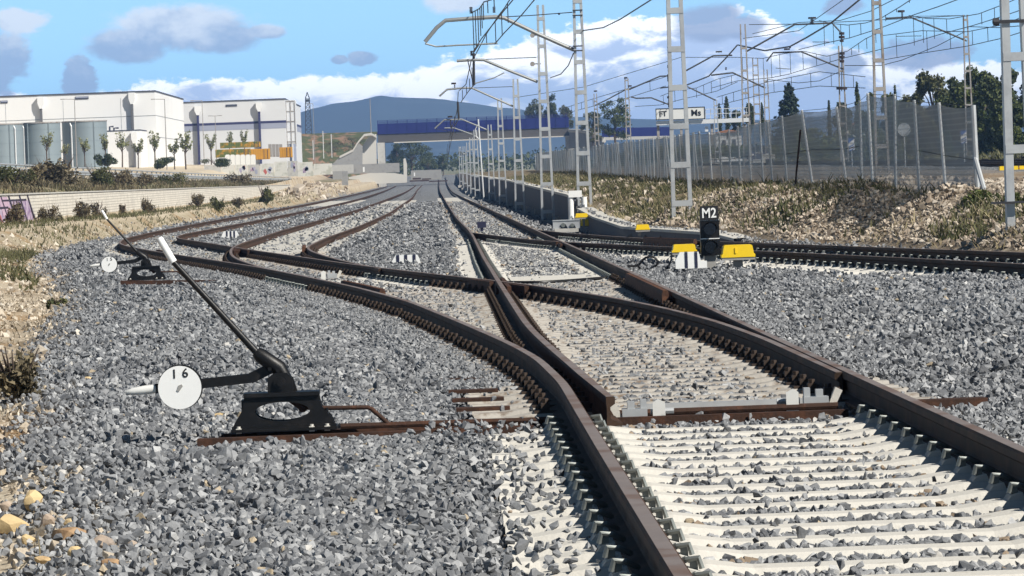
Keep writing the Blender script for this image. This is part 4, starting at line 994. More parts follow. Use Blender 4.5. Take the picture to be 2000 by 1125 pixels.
def wire(label, lines, droppers=0, r=.013):
    """lines: list of polylines of (px, py, Y); droppers hang between the first two"""
    t = thing('overhead_wire', at(*lines[0][0]), label, 'overhead wire', 'overhead wires'); polys = []
    for li, pts in enumerate(lines):
        P = [at(*q) for q in pts]; polys.append(P); b = MB(); b.tube([q - t.location for q in P], [r * (1 + q.y / 400) for q in P], 5); b.build('messenger_wire' if li == 0 and len(lines) > 1 else 'contact_wire', M['wire'], t)
    if droppers:
        def along(P, s):
            L_ = [0.0]
            for a, c in zip(P, P[1:]): L_.append(L_[-1] + (c - a).length)
            d = s * L_[-1]
            for i in range(len(P) - 1):
                if d <= L_[i + 1] + 1e-9: return P[i].lerp(P[i + 1], (d - L_[i]) / (L_[i + 1] - L_[i]))
            return P[-1]
        for i in range(droppers):
            s = (i + .5) / droppers; a = along(polys[0], s)
            # foot of the dropper: same distance along the second wire
            P = polys[1]; best = min((along(P, j / 200) for j in range(201)), key=lambda q: abs(q.x - a.x) + abs(q.y - a.y))
            b = MB(); b.tube([a - t.location, Vector((a.x, a.y, best.z)) - t.location], r * .8 * (1 + a.y / 400), 4); b.build('dropper', M['wire'], t)
wire('pair of wires over the right siding rising out of the picture beside the largest cantilever', [[(1000, -8, 124), (985, 16, 131), (974, 30, 141), (950, 66, 152), (926, 112, 164)], [(1050, -8, 116), (1019, 29, 124), (984, 65, 134), (968, 84, 141), (936, 86, 150), (925, 103, 164)]], 5)
wire('sagging wire with long hangers above the far end of the largest cantilever', [[(985, -8, 112), (945, 4, 122), (936, 17, 131), (921, 25, 141)], [(1008, -8, 112), (975, 32, 122), (940, 76, 131), (924, 101, 141)]], 9)
wire('wire pair sagging from the second cantilever toward the third', [[(926, 166, 164), (915, 178, 190), (900, 200, 214)], [(920, 120, 164), (910, 165, 190), (900, 174, 205), (896, 178, 214)]], 4)
wire('wire bundle from the third cantilever down to the bridge', [[(896, 232, 214), (888, 246, 265), (884, 262, 317), (878, 290, 450), (873, 318, 700)], [(895, 180, 214), (893, 215, 240), (890, 228, 265), (884, 244, 317), (878, 268, 450)]], 5)
wire('feeder wire hanging from the mast beside the white cabinet to the upper edge', [[(1285, -8, 100), (1271, 0, 104), (1211, 38, 120), (1178, 54, 130), (1138, 60, 141)]])
wire('slack wire between the two masts left of the white cabinet', [[(1120, 104, 141), (1110, 128, 148), (1095, 145, 156), (1075, 152, 164)]])
wire('upper wire pair crossing behind the weathered mast at the high fence', [[(1790, -8, 165), (1760, 12, 180), (1720, 36, 205), (1690, 45, 220), (1656, 49, 240), (1625, 46, 267), (1600, 40, 285)], [(1890, -8, 165), (1830, 14, 180), (1785, 29, 190), (1720, 55, 210), (1660, 74, 235), (1600, 87, 267), (1560, 97, 300)]], 9)
wire('right-hand wire pair with hangers ending at the right edge', [[(2010, -14, 185), (1967, 6, 200), (1912, 27, 220), (1854, 37, 235), (1810, 36, 252), (1775, 30, 270)], [(2010, 14, 185), (1964, 30, 200), (1900, 50, 220), (1840, 66, 235), (1780, 84, 255), (1722, 96, 275)]], 9)
wire('lower wire pair in the sky between the thin mast and the trees', [[(1720, 62, 230), (1690, 76, 250), (1655, 100, 280), (1615, 110, 300), (1570, 100, 320), (1530, 105, 340), (1490, 114, 370), (1440, 112, 400)], [(1722, 96, 250), (1650, 113, 285), (1590, 130, 315), (1540, 145, 335), (1505, 152, 350), (1440, 158, 380), (1390, 172, 410)]], 14)
wire('lowest wire pair over the signal gantry', [[(1440, 145, 380), (1400, 155, 400), (1360, 172, 430), (1320, 176, 450), (1290, 188, 480)], [(1440, 160, 380), (1400, 178, 400), (1340, 192, 430), (1290, 205, 470), (1240, 208, 500)]], 9)
wire('heavy dark cable sagging left from the arched cantilever', [[(1690, -10, 230), (1678, 0, 240), (1623, 45, 267), (1576, 73, 280), (1543, 91, 295), (1494, 99, 320), (1442, 88, 350)]], 0, .03)
wire('heavy dark cable falling left behind the tall mast', [[(1440, 88, 330), (1420, 111, 345), (1384, 149, 370), (1342, 166, 390), (1290, 172, 420)]], 0, .03)
wire('thin feeder from the arched cantilever up to the top edge', [[(1652, -4, 230), (1598, 34, 267), (1560, 60, 280), (1452, 75, 300)]])
wire('thin slack wire from the trees toward the fir', [[(1884, 62, 270), (1830, 90, 275), (1760, 118, 280), (1720, 128, 285), (1650, 128, 290)]])
wire('thin slack wire left of the insulator mast', [[(1640, 140, 290), (1600, 158, 310), (1560, 162, 330), (1500, 155, 350)]])
wire('long level wire from the mast left of the fir across to the right', [[(1463, 48, 267), (1560, 47, 268), (1700, 40, 269), (1884, 30, 270)]])
wire('faint level wire left of the tall mast', [[(1450, 112, 400), (1330, 112, 420), (1140, 170, 470), (1010, 190, 520)]])
wire('wire pair crossing low behind the tall mast', [[(1690, 150, 270), (1600, 140, 300), (1500, 160, 340), (1400, 190, 400)], [(1690, 172, 270), (1600, 168, 300), (1500, 182, 340), (1400, 206, 400)]], 9)
wire('thin wires fanning left from the speckled mast', [[(1300, 150, 400), (1230, 172, 440), (1168, 190, 470), (1090, 215, 600)], [(1300, 168, 400), (1230, 190, 440), (1168, 205, 470), (1090, 225, 600)]], 6)
wire('second sagging wire pair above the right-hand trees', [[(2010, 28, 190), (1960, 48, 215), (1890, 62, 250), (1800, 60, 280), (1720, 70, 300)], [(2010, 58, 190), (1960, 74, 215), (1890, 90, 250), (1800, 104, 280), (1720, 118, 300)]], 7)
wire('thin upper wire from the arched cantilever over the insulator mast', [[(1760, -8, 200), (1700, 22, 235), (1641, 40, 270), (1560, 44, 300), (1470, 66, 340)]])
wire('wire from the right edge bracket to the weathered mast before the trees', [[(2000, 50, 200), (1950, 54, 235), (1893, 52, 270)]])

# ================================================================== CHAIN LINK FENCE
def fence():
    t = thing('chain_link_fence', (9.2, 83, 1.9), 'tall grey chain-link fence with many leaning posts on top of the rubble bank', 'fence')
    rs = random.Random(3); tops = []; bots = []
    px = [(1913, 420, 205), (1851, 406, 200), (1798, 392, 195), (1749, 380, 184), (1706, 376, 182), (1684, 374, 196), (1658, 374, 208), (1592, 371, 214), (1540, 376, 226), (1512, 372, 234), (1492, 371, 236), (1468, 370, 240), (1448, 369, 246), (1428, 368, 254), (1412, 366, 258), (1392, 366, 258)]
    Ys = [104 + 6.4 * i for i in range(len(px))]
    P = []
    for (x, yb, yt) in px:
        # the fence keeps a constant distance from the track: find where the line of sight meets it
        Yp = 9.2 * F / uv(x, yb)[0]; P.append((9.2, Yp, at(x, yb, Yp).z, (yb - yt) * Yp / F))
    Y = P[-1][1] + 5
    while Y < 450: P.append((9.2, Y, float(zF(Y)), 1.95 - .25 * min(1, Y / 480))); Y += 2.9 if Y < 270 else 6.5
    n = 0; up = []; lo = []
    for i, (x, Y, z_, h) in enumerate(P):
        lean = rs.gauss(0, .05) - (.20 if i in (6, 7) else 0) - .04; ly = rs.gauss(0, .03)
        a = Vector((x, Y, z_)); top = Vector((x + lean, Y + ly, z_ + h)); up.append(top); lo.append(a)
        if n < 99:
            b = MB(); b.tube([a - Vector((0, 0, .4)) - t.location, top - t.location], .030 if i else .046, 8); b.build('post', M['post_white' if i in (1, 4, 6, 7, 15, 19, 24, 29) else 'galv'], t); n += 1
    # the end post's brace
    b = MB(); a, top = lo[0], up[0]; b.tube([top - Vector((0, 0, .9)) - t.location, a + Vector((.1, -1.0, -.05)) - t.location], .045, 8); b.build('brace', M['galv'], t)
    b = MB(); a, top = lo[7], up[7]; b.tube([top - Vector((.05, 0, .5)) - t.location, a + Vector((-.35, 2.0, 0)) - t.location], .024, 8); b.build('brace', M['rust_dark'], t)
    # mesh panels, slightly billowing between posts
    rows = []
    for i in range(len(P) - 1):
        for s in range(4):
            f = s / 4; a = lo[i].lerp(lo[i + 1], f); c = up[i].lerp(up[i + 1], f); sag = math.sin(math.pi * f)
            rows.append([a.lerp(c, g) * 1.0 + Vector((.10 * sag * math.sin(math.pi * g + i), .05, -.05 * sag * g)) - t.location for g in (0, .33, .66, .985)])
    b = MB(); b.grid(rows); b.build('wire_mesh', M['mesh'], t, fix=False)
    for g in (.99, .5):
        b = MB(); b.tube([lo[i].lerp(up[i], g) + Vector((0, .04, 0)) - t.location for i in range(len(P))], .006, 4); b.build('strand', M['wire'], t)
fence()

# ================================================================== FOLIAGE HELPERS
def leaves(centers, size, spread, tone, flat=.6):
    n = len(centers); A = RNG.normal(size=(n, 3)); A /= np.linalg.norm(A, axis=1)[:, None]
    B = RNG.normal(size=(n, 3)); B -= A * (A * B).sum(1)[:, None]; B /= np.linalg.norm(B, axis=1)[:, None]
    s = size * np.exp(RNG.normal(0, .3, n))[:, None]
    V = np.stack([centers - A * s * .5, centers + B * s * .32, centers + A * s * .5, centers - B * s * .32], 1).reshape(-1, 3)
    return V, np.arange(n * 4).reshape(n, 4), np.repeat(tone, 4)
def crown(name, parent, mat_, blobs, n, size, hollow=.35):
    """blobs: (centre, radii, weight); leaves sit towards the outside of each clump"""
    C = []; T = []; wsum = sum(b[2] for b in blobs)
    for c, r, w in blobs:
        k = max(8, int(n * w / wsum)); d = RNG.normal(size=(k, 3)); d /= np.linalg.norm(d, axis=1)[:, None]
        rad = (hollow + (1 - hollow) * RNG.random(k) ** .6) * np.exp(RNG.normal(0, .12, k))
        C.append(np.array(c) + d * rad[:, None] * np.array(r)); T.append(np.clip(RNG.uniform(.15, .85) + RNG.normal(0, .22, k), 0, 1))
    V, Fq, T = leaves(np.concatenate(C), size, 0, np.concatenate(T)); o = np_mesh(name, V, Fq, mat_, dict(tone=T)); o.parent = parent; return o
def tree(px, yb, yt, wpx, Y, kind, label, cat='tree', name='tree', group=None, n=None, trunk=.22, base=None):
    k = Y / F; p = at(px, yb, Y) if base is None else base; h = (yb - yt) * k; w = wpx * k
    t = thing(name, p, label, cat, group); rs = random.Random(int(px * 7 + Y)); b = MB(); blobs = []
    r0 = max(.04, h * .022)
    if kind == 'cypress':
        b.tube([(0, 0, -.5), (0, 0, h * .5), (0, 0, h * .9)], [r0, r0 * .6, .02], 7)
        for i in range(12): z = h * (.06 + .86 * i / 11); blobs.append(((rs.gauss(0, w * .05), rs.gauss(0, w * .05), z), (w * .5 * math.sin(math.pi * (.12 + .83 * i / 11)) ** .7,) * 2 + (h * .08,), 1))
        m_ = 'leaf_dark'
    elif kind == 'fir':
        b.tube([(0, 0, -.5), (0, 0, h * .97)], [r0, .02], 7)
        for i in range(24):
            f = i / 23; R0 = w * .5 * (1 - f) ** .75
            for j in range(6):
                z = h * (.05 + .92 * f) + rs.gauss(0, h * .02); R_ = R0 * rs.uniform(.6, 1.2) + .12
                a = j * 1.05 + i * .7 + rs.uniform(-.3, .3); e = Vector((math.cos(a) * R_, math.sin(a) * R_, z - R_ * .18)); b.tube([(0, 0, z), e], [r0 * .3, .01], 4)
                for q in (.45, .75, 1.0): blobs.append(((e.x * q, e.y * q, z + (e.z - z) * q), (R_ * .30, R_ * .30, h * .034), 1.2 - q * .4))
        m_ = 'leaf_fir'
    elif kind == 'sapling':
        b.tube([(0, 0, -.3), (rs.gauss(0, .03), 0, h * .38), (rs.gauss(0, .06), 0, h * .75)], [r0 * 1.2, r0, r0 * .4], 6)
        for i in range(13):
            a = rs.uniform(0, 6.28); z0 = h * rs.uniform(.34, .55); e = Vector((math.cos(a) * w * rs.uniform(.15, .5), math.sin(a) * w * .4, h * rs.uniform(.6, 1.0))); b.tube([(0, 0, z0), (e.x * .6, e.y * .6, (z0 + e.z) / 2 - .05), e], [r0 * .5, r0 * .3, .01], 4)
            for q in (.55, .8, 1.0): blobs.append(((e.x * q, e.y * q, z0 + (e.z - z0) * q), (w * .17, w * .17, h * .08), 1))
        m_ = 'leaf_spring'
    else:
        b.tube([(0, 0, -.5), (rs.gauss(0, .1), 0, h * trunk), (rs.gauss(0, .2), 0, h * .6)], [r0 * 1.3, r0, r0 * .4], 8)
        nb = 26
        for i in range(nb):
            a = rs.uniform(0, 6.28); f = rs.uniform(0, 1) ** .8; z = h * (trunk * .8 + (.93 - trunk * .8) * f); prof = (math.sin(math.pi * (.16 + .74 * f)) ** .6) * rs.uniform(.45, 1.0)
            e = Vector((math.cos(a) * w * .40 * prof, math.sin(a) * w * .36 * prof, z)); b.tube([(0, 0, z * .55), (e.x * .5, e.y * .5, z * .85), e], [r0 * .5, r0 * .3, .02], 5)
            s_ = rs.uniform(.75, 1.25); blobs.append(((e.x, e.y, e.z), (w * .15 * s_, w * .15 * s_, h * .085 * s_), s_))
        m_ = {'dark': 'leaf_dark', 'mid': 'leaf_mid', 'olive': 'leaf_olive'}[kind]
    b.build('trunk', M['bark'], t)
    n = n or {'cypress': 1600, 'fir': 9000, 'sapling': 330}.get(kind, 4200)
    crown('crown', t, M[m_], blobs, n, max(.10, (h * .030 if kind != 'sapling' else h * .05)) + .04, .25); return t
def bush(p, w, h, mk, label, n=500, name='bush', group=None, up=False):
    blobs = []; rs = random.Random(int(p[0] * 91 + p[1] * 17))
    t = thing(name, p, label, 'bush', group)
    for i in range(9): blobs.append(((rs.gauss(0, w * .22), rs.gauss(0, w * .22), h * rs.uniform(.12, .70)), (w * .22, w * .22, h * .28), 1))
    crown('foliage', t, M[mk], blobs, n, max(.05, h * .11))
    b = MB()
    for i in range(16): a = rs.uniform(0, 6.28); b.tube([(0, 0, -.1), (math.cos(a) * w * .22, math.sin(a) * w * .22, h * .5), (math.cos(a) * w * .42, math.sin(a) * w * .42, h * rs.uniform(.7, 1.1))], [.018 * h + .004, .012 * h + .003, .004], 4)
    b.build('stems', M['twig'], t); return t
def tufts(name, P, h, w, mk, label, lean=.4):
    n = len(P); x, y = P.T; z = height(x, y) - .01; a = RNG.uniform(0, 6.28, n); hh = h * np.exp(RNG.normal(0, .35, n)); ww = w * np.exp(RNG.normal(0, .2, n))
    dx, dy = np.cos(a) * ww, np.sin(a) * ww; lx, ly = RNG.normal(0, lean, n) * hh, RNG.normal(0, lean, n) * hh
    b0 = np.stack([x - dx, y - dy, z], -1); b1 = np.stack([x + dx, y + dy, z], -1); m1 = np.stack([x + dx * .6 + lx * .4, y + dy * .6 + ly * .4, z + hh * .6], -1); m0 = np.stack([x - dx * .6 + lx * .4, y - dy * .6 + ly * .4, z + hh * .6], -1); tp = np.stack([x + lx, y + ly, z + hh], -1)
    V = np.stack([b0, b1, m1, m0, tp, tp + np.stack([dx * .1, dy * .1, 0 * z], -1)], 1).reshape(-1, 3); i = np.arange(n)[:, None] * 6
    Fq = np.concatenate([i + np.array([[0, 1, 2, 3]]), i + np.array([[3, 2, 5, 4]])])
    tone = np.clip(.5 + .9 * vnoise(x, y, 1.1, 61) + RNG.normal(0, .2, n), 0, 1)
    return tag(np_mesh(name, V, Fq, M[mk], dict(tone=np.repeat(tone, 6))), label, 'grass', kind='stuff')

# ================================================================== LOW PLANTS
def plants():
    P = view_points(60, 330, .13, 1.1) if False else None
    def pts(n, x0, x1, y0, y1, dens):
        y = np.exp(RNG.uniform(math.log(y0), math.log(y1), n)); x = RNG.uniform(0, 1, n); x = x0(y) + (x1(y) - x0(y)) * x
        k = RNG.random(n) < dens(x, y); return np.stack([x[k], y[k]], -1)
    d = lambda x, y: np.clip(.8 * np.clip((y - 84) / 30, .04, 1) + 1.9 * vnoise(x, y, 2.3, 70), 0, 1)
    tufts('bank_grass', pts(62000, lambda y: XR(y) + .5, lambda y: 9.5 + 0 * y, 56, 330, d), .12, .020, 'grass', 'green grass and weeds on the bank below the fence')
    tufts('straw_grass', pts(26000, lambda y: XR(y) + .3, lambda y: 9.8 + 0 * y, 56, 330, lambda x, y: np.clip(.7 * np.clip((y - 90) / 30, .08, 1) + 1.8 * vnoise(x, y, 1.8, 71), 0, 1)), .13, .012, 'straw', 'dry straw stalks among the rubble and weeds', .7)
    tufts('far_grass', pts(14000, lambda y: 28 + .0 * y, lambda y: 60 + 0 * y, 150, 420, lambda x, y: .8 + 0 * x), .3, .06, 'grass', 'rough grass beyond the far railway')
    tufts('wall_bank_scrub', pts(30000, lambda y: -22 + 0 * y, lambda y: -16.6 + 0 * y, 150, 560, lambda x, y: np.clip(.35 + 2.2 * vnoise(x, y, 3.0, 72), 0, 1)), .22, .03, 'scrub', 'dry brown scrub on the bank above the block wall', .45)
    tufts('wall_bank_grass', pts(16000, lambda y: -22 + 0 * y, lambda y: -16.6 + 0 * y, 150, 560, lambda x, y: np.clip(.2 + 2.2 * vnoise(x, y, 3.0, 73), 0, 1)), .17, .03, 'grass', 'green weeds on the bank above the block wall', .4)
    tufts('path_weeds', pts(26000, lambda y: np.where(y > 135, -15.9, -11.5), lambda y: XL(y) - .5, 75, 480, lambda x, y: np.where(x < -13.0, np.clip(.1 + 1.2 * vnoise(x, y, 1.5, 74) + (x < -15.1) * .8, 0, 1), np.clip(.38 + 2.2 * vnoise(x, y, 1.6, 75), 0, 1))), .15, .02, 'grass', 'weeds along the dirt track and its edge', .5)
    tufts('earth_stalks', pts(5200, lambda y: XL(y) - 2.6, lambda y: XL(y) - .2, 16, 110, lambda x, y: np.clip(.05 + 1.9 * vnoise(x, y, 1.3, 76), 0, 1)), .09, .006, 'scrub', 'dry stalks on the sandy earth left of the ballast', .6)
plants()
def bush_at(px, py, Y, wpx, hpx, mk, label, n=500):
    k = Y / F; return bush(at(px, py, Y), wpx * k, hpx * k, mk, label, n, group=None)
bush_at(30, 782, 33, 120, 105, 'scrub', 'dry brown thorny bush at the left edge above the ballast', 900)
bush_at(108, 604, 62, 34, 22, 'leaf_olive', 'small green weed clump by the earth edge left of the small lever')
for i, (x, y, w, h, mk, lab) in enumerate([(160, 428, 34, 30, 'scrub', 'brown bush against the block wall, wide and low'), (190, 424, 26, 24, 'scrub', 'brown bush right of the wide low one by the wall'), (240, 416, 14, 20, 'scrub', 'thin bush by the block wall left of the purple flowering patch'),
        (285, 412, 28, 24, 'scrub', 'purplish bush with a dark hollow at its foot by the wall'), (385, 400, 26, 22, 'scrub', 'taller dry bush at the middle of the block wall'), (30, 436, 34, 36, 'scrub', 'dry bush before the purple graffiti at the left edge'),
        (100, 432, 40, 26, 'scrub', 'dry bush just right of the graffiti'), (425, 408, 34, 22, 'leaf_olive', 'green bush on the bank edge below the block wall end'), (520, 412, 32, 30, 'leaf_olive', 'dark green bush on the orange earth bank'), (465, 400, 22, 18, 'scrub', 'dry bush left of the dark green one on the earth bank')]):
    Y = 15.4 * F / -uv(x, y)[0] if x < 400 else 12.9 * F / -uv(x, y)[0]; k = Y / F; X_ = -15.4 if x < 400 else -12.9
    bush((X_, Y, gz(X_, Y) - .03), w * k * 1.1, h * k * 1.35, mk, lab, 900, group='bushes along the block wall')
for i, (x, w, h, mk, lab) in enumerate([(20, 60, 30, 'leaf_olive', 'green bush leftmost above the block wall'), (110, 70, 40, 'scrub', 'tall brown bush above the block wall'), (195, 50, 28, 'leaf_olive', 'green bush between brown ones above the wall'), (235, 40, 26, 'scrub', 'brown bush in the middle above the wall'), (330, 44, 18, 'leaf_olive', 'low green bush above the wall beneath the road barrier'),
        (470, 40, 18, 'scrub', 'low brown bush above the narrow right part of the block wall'), (60, 40, 30, 'scrub', 'brown bush beside the leftmost green one above the wall'), (280, 36, 20, 'scrub', 'small brown bush above the wall left of the low green one')]):
    Y = 18.6 * F / -uv(x, 350)[0]; k = Y / F; bush((-18.6, Y, gz(-18.6, Y) - .05), w * k * 1.35, h * k * 1.5, mk, lab, 1500, group='bushes above the block wall')
for (x, y, Y, w, h, lab) in [(1500, 392, 122, 60, 22, 'dark green bush on the rubble bank below the fence'), (1710, 395, 104, 46, 24, 'dark green weeds between the rubble heaps'), (1920, 470, 76, 80, 30, 'green weeds at the foot of the bank left of the near mast'), (1240, 372, 190, 50, 14, 'green tussock below the fence behind the white cabinet'), (1330, 395, 150, 40, 20, 'green clump behind the tall mast on the bank'), (1170, 372, 200, 40, 16, 'pale grassy hump right of the white cabinet'), (1450, 405, 120, 40, 14, 'small green clump above the M2 signal'), (1985, 480, 74, 40, 40, 'bright green weeds inside the near mast')]:
    k = Y / F; X_ = uv(x, y)[0] * k; bush((X_, Y, gz(X_, Y) - .03), w * k, h * k, 'leaf_mid', lab, 800, group='weeds on the rubble bank')

# ================================================================== WALLS, GUARD RAIL
def block_mat():
    m = mat('pale_block_masonry', (.60, .57, .50), .85); t = NT(m.node_tree); p = t.n['Principled BSDF']; x, y, z = t.sep(t.pos())
    br = t.n.new('ShaderNodeTexBrick'); br.inputs['Scale'].default_value = 1.0; br.inputs['Brick Width'].default_value = .62; br.inputs['Row Height'].default_value = .125; br.inputs['Mortar Size'].default_value = .012; br.inputs['Mortar Smooth'].default_value = .2
    t.l.new(t.comb(y, z, 0.0), br.inputs['Vector']); t.put(br.inputs['Color1'], (.62, .59, .52)); t.put(br.inputs['Color2'], (.54, .51, .45)); t.put(br.inputs['Mortar'], (.26, .24, .21))
    h = t.n.new('ShaderNodeHueSaturation'); t.l.new(br.outputs[0], h.inputs['Color']); t.put(h.inputs['Value'], t.m('MULTIPLY_ADD', t.noise(t.pos(), .8, 5.0, .65), .5, .72)); t.l.new(h.outputs[0], p.inputs['Base Color'])
    t.l.new(t.bump(br.outputs['Fac'], -.6, .03), p.inputs['Normal']); return m
M['blocks'] = block_mat()
M['graf_purple'] = mat('purple_paint', (.20, .13, .24), .7, 0, .35, 4, (.46, .38, .46), .4, .6, space='pos'); M['graf_pink'] = mat('pink_paint', (.46, .33, .42), .7, 0, .3, 3, space='pos'); M['graf_black'] = mat('black_graffiti', (.03, .02, .04), .7); M['graf_red'] = mat('red_paint', (.45, .12, .10), .7, 0, .2, 3, space='pos')
def block_wall():
    t = thing('block_wall', (-16, 300, 0), 'low retaining wall of pale stacked blocks on the left with purple graffiti', 'wall')
    ys = np.arange(135, 491, 5.0); b = MB()
    b.grid([[(-.02 + 0, y - 300, float(zPath(y)) - .4), (-.10, y - 300, float(zWT(y))), (-.50, y - 300, float(zWT(y)) + .01), (-.52, y - 300, float(zPath(y)) - .4)] for y in ys]); b.build('masonry', M['blocks'], t)
    c = MB(); c.grid([[(-.06, y - 300, float(zWT(y)) + .012), (-.06, y - 300, float(zWT(y)) + .07), (-.54, y - 300, float(zWT(y)) + .07), (-.54, y - 300, float(zWT(y)) + .012)] for y in ys]); c.build('coping', M['conc'], t)
    def patch(y0, y1, f0, f1, sl, mk, dx):
        g = MB(); P = []
        for f in (f0, f1):
            row = []
            for q in (y0, y1):
                y = q + sl * (1 - f); zb, zt = float(zPath(y)), float(zWT(y)); row.append((-.02 - .08 * (f + .2) + dx, y - 300, zb + (zt - zb) * f))
            P.append(row)
        g.grid(P); g.build('graffiti', M[mk], t, fix=False)
    patch(160, 178.6, .02, .98, 2.2, 'graf_purple', .012)
    for q in ((161, 164, .1, .9, 'graf_pink'), (167, 170.5, .3, .95, 'graf_pink'), (172, 174.5, .05, .6, 'graf_pink'), (160, 166, .02, .35, 'graf_red')): patch(q[0], q[1], q[2], q[3], 2.0, q[4], .018)
    for q in ((164.6, 165.3), (170.8, 171.4), (175.2, 175.8), (178.6, 179.2), (167.9, 168.3)): patch(q[0], q[1], .0, .99, 2.4, 'graf_black', .024)
    for q in ((166, 170, .55, .62), (171.5, 175, .42, .5), (168, 178, .8, .86)): patch(q[0], q[1], q[2], q[3], 1.5, 'graf_black', .026)
block_wall()
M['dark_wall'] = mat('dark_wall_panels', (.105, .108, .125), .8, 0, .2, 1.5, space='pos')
def low_wall():
    t = thing('low_wall', (4.1, 200, 0), 'dark low retaining wall with a white cap running behind the row of masts', 'wall')
    ys = np.array([145] + list(range(150, 620, 6))); b = MB()
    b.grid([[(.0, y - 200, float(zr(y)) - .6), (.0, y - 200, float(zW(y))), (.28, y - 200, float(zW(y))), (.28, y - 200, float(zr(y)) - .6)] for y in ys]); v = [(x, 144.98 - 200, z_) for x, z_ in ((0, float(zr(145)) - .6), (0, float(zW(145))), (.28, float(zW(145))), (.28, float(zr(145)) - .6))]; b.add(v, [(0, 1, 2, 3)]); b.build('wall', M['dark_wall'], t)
    c = MB(); c.grid([[(-.06, y - 200, float(zW(y)) + .004), (-.06, y - 200, float(zW(y)) + .09), (.36, y - 200, float(zW(y)) + .09), (.36, y - 200, float(zW(y)) + .004)] for y in ys]); c.build('coping', M['conc_white'], t)
    t2 = thing('low_wall', (4.5, 110, 0), 'short low wall with a white cap dropping behind the ribbed check rail', 'wall')
    ys = np.arange(89, 141, 2.0); b = MB(); xx = lambda y: float(XR(y)) - 4.5 - .05
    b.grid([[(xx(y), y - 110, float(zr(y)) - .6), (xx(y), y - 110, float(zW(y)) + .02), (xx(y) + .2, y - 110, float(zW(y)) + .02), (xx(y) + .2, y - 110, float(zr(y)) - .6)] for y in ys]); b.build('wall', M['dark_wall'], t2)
    c = MB(); c.grid([[(xx(y) - .05, y - 110, float(zW(y)) + .024), (xx(y) - .05, y - 110, float(zW(y)) + .08), (xx(y) + .42, y - 110, float(zW(y)) + .10), (xx(y) + .42, y - 110, float(zW(y)) + .024)] for y in ys]); c.build('coping', M['conc_white'], t2)
low_wall()
def guard_rail():
    t = thing('guard_rail', (-22, 300, 0), 'long galvanised road guard rail above the bank on the left', 'guard rail'); top = lambda y: float(zG(y)) + .68
    pr = [(0, 0), (.05, -.05), (.05, -.11), (0, -.155), (.05, -.20), (.05, -.26), (0, -.31)]
    b = MB(); b.grid([[(x, y - 300, top(y) + z_) for x, z_ in pr] for y in np.arange(170, 680, 6)]); b.build('beam', M['galv'], t, fix=False)
    b = MB(); b.tube([(0, y - 300, top(y) + .18) for y in np.arange(170, 680, 10)], .045, 8); b.build('upper_bar', M['galv'], t)
    for i, y in enumerate(np.arange(172, 680, 5.6)):
        if i < 92: b = MB(); b.box((-.05, y - 300, top(y) - .35), (.08, .14, 1.1)); b.build('post', M['galv'], t)
guard_rail()

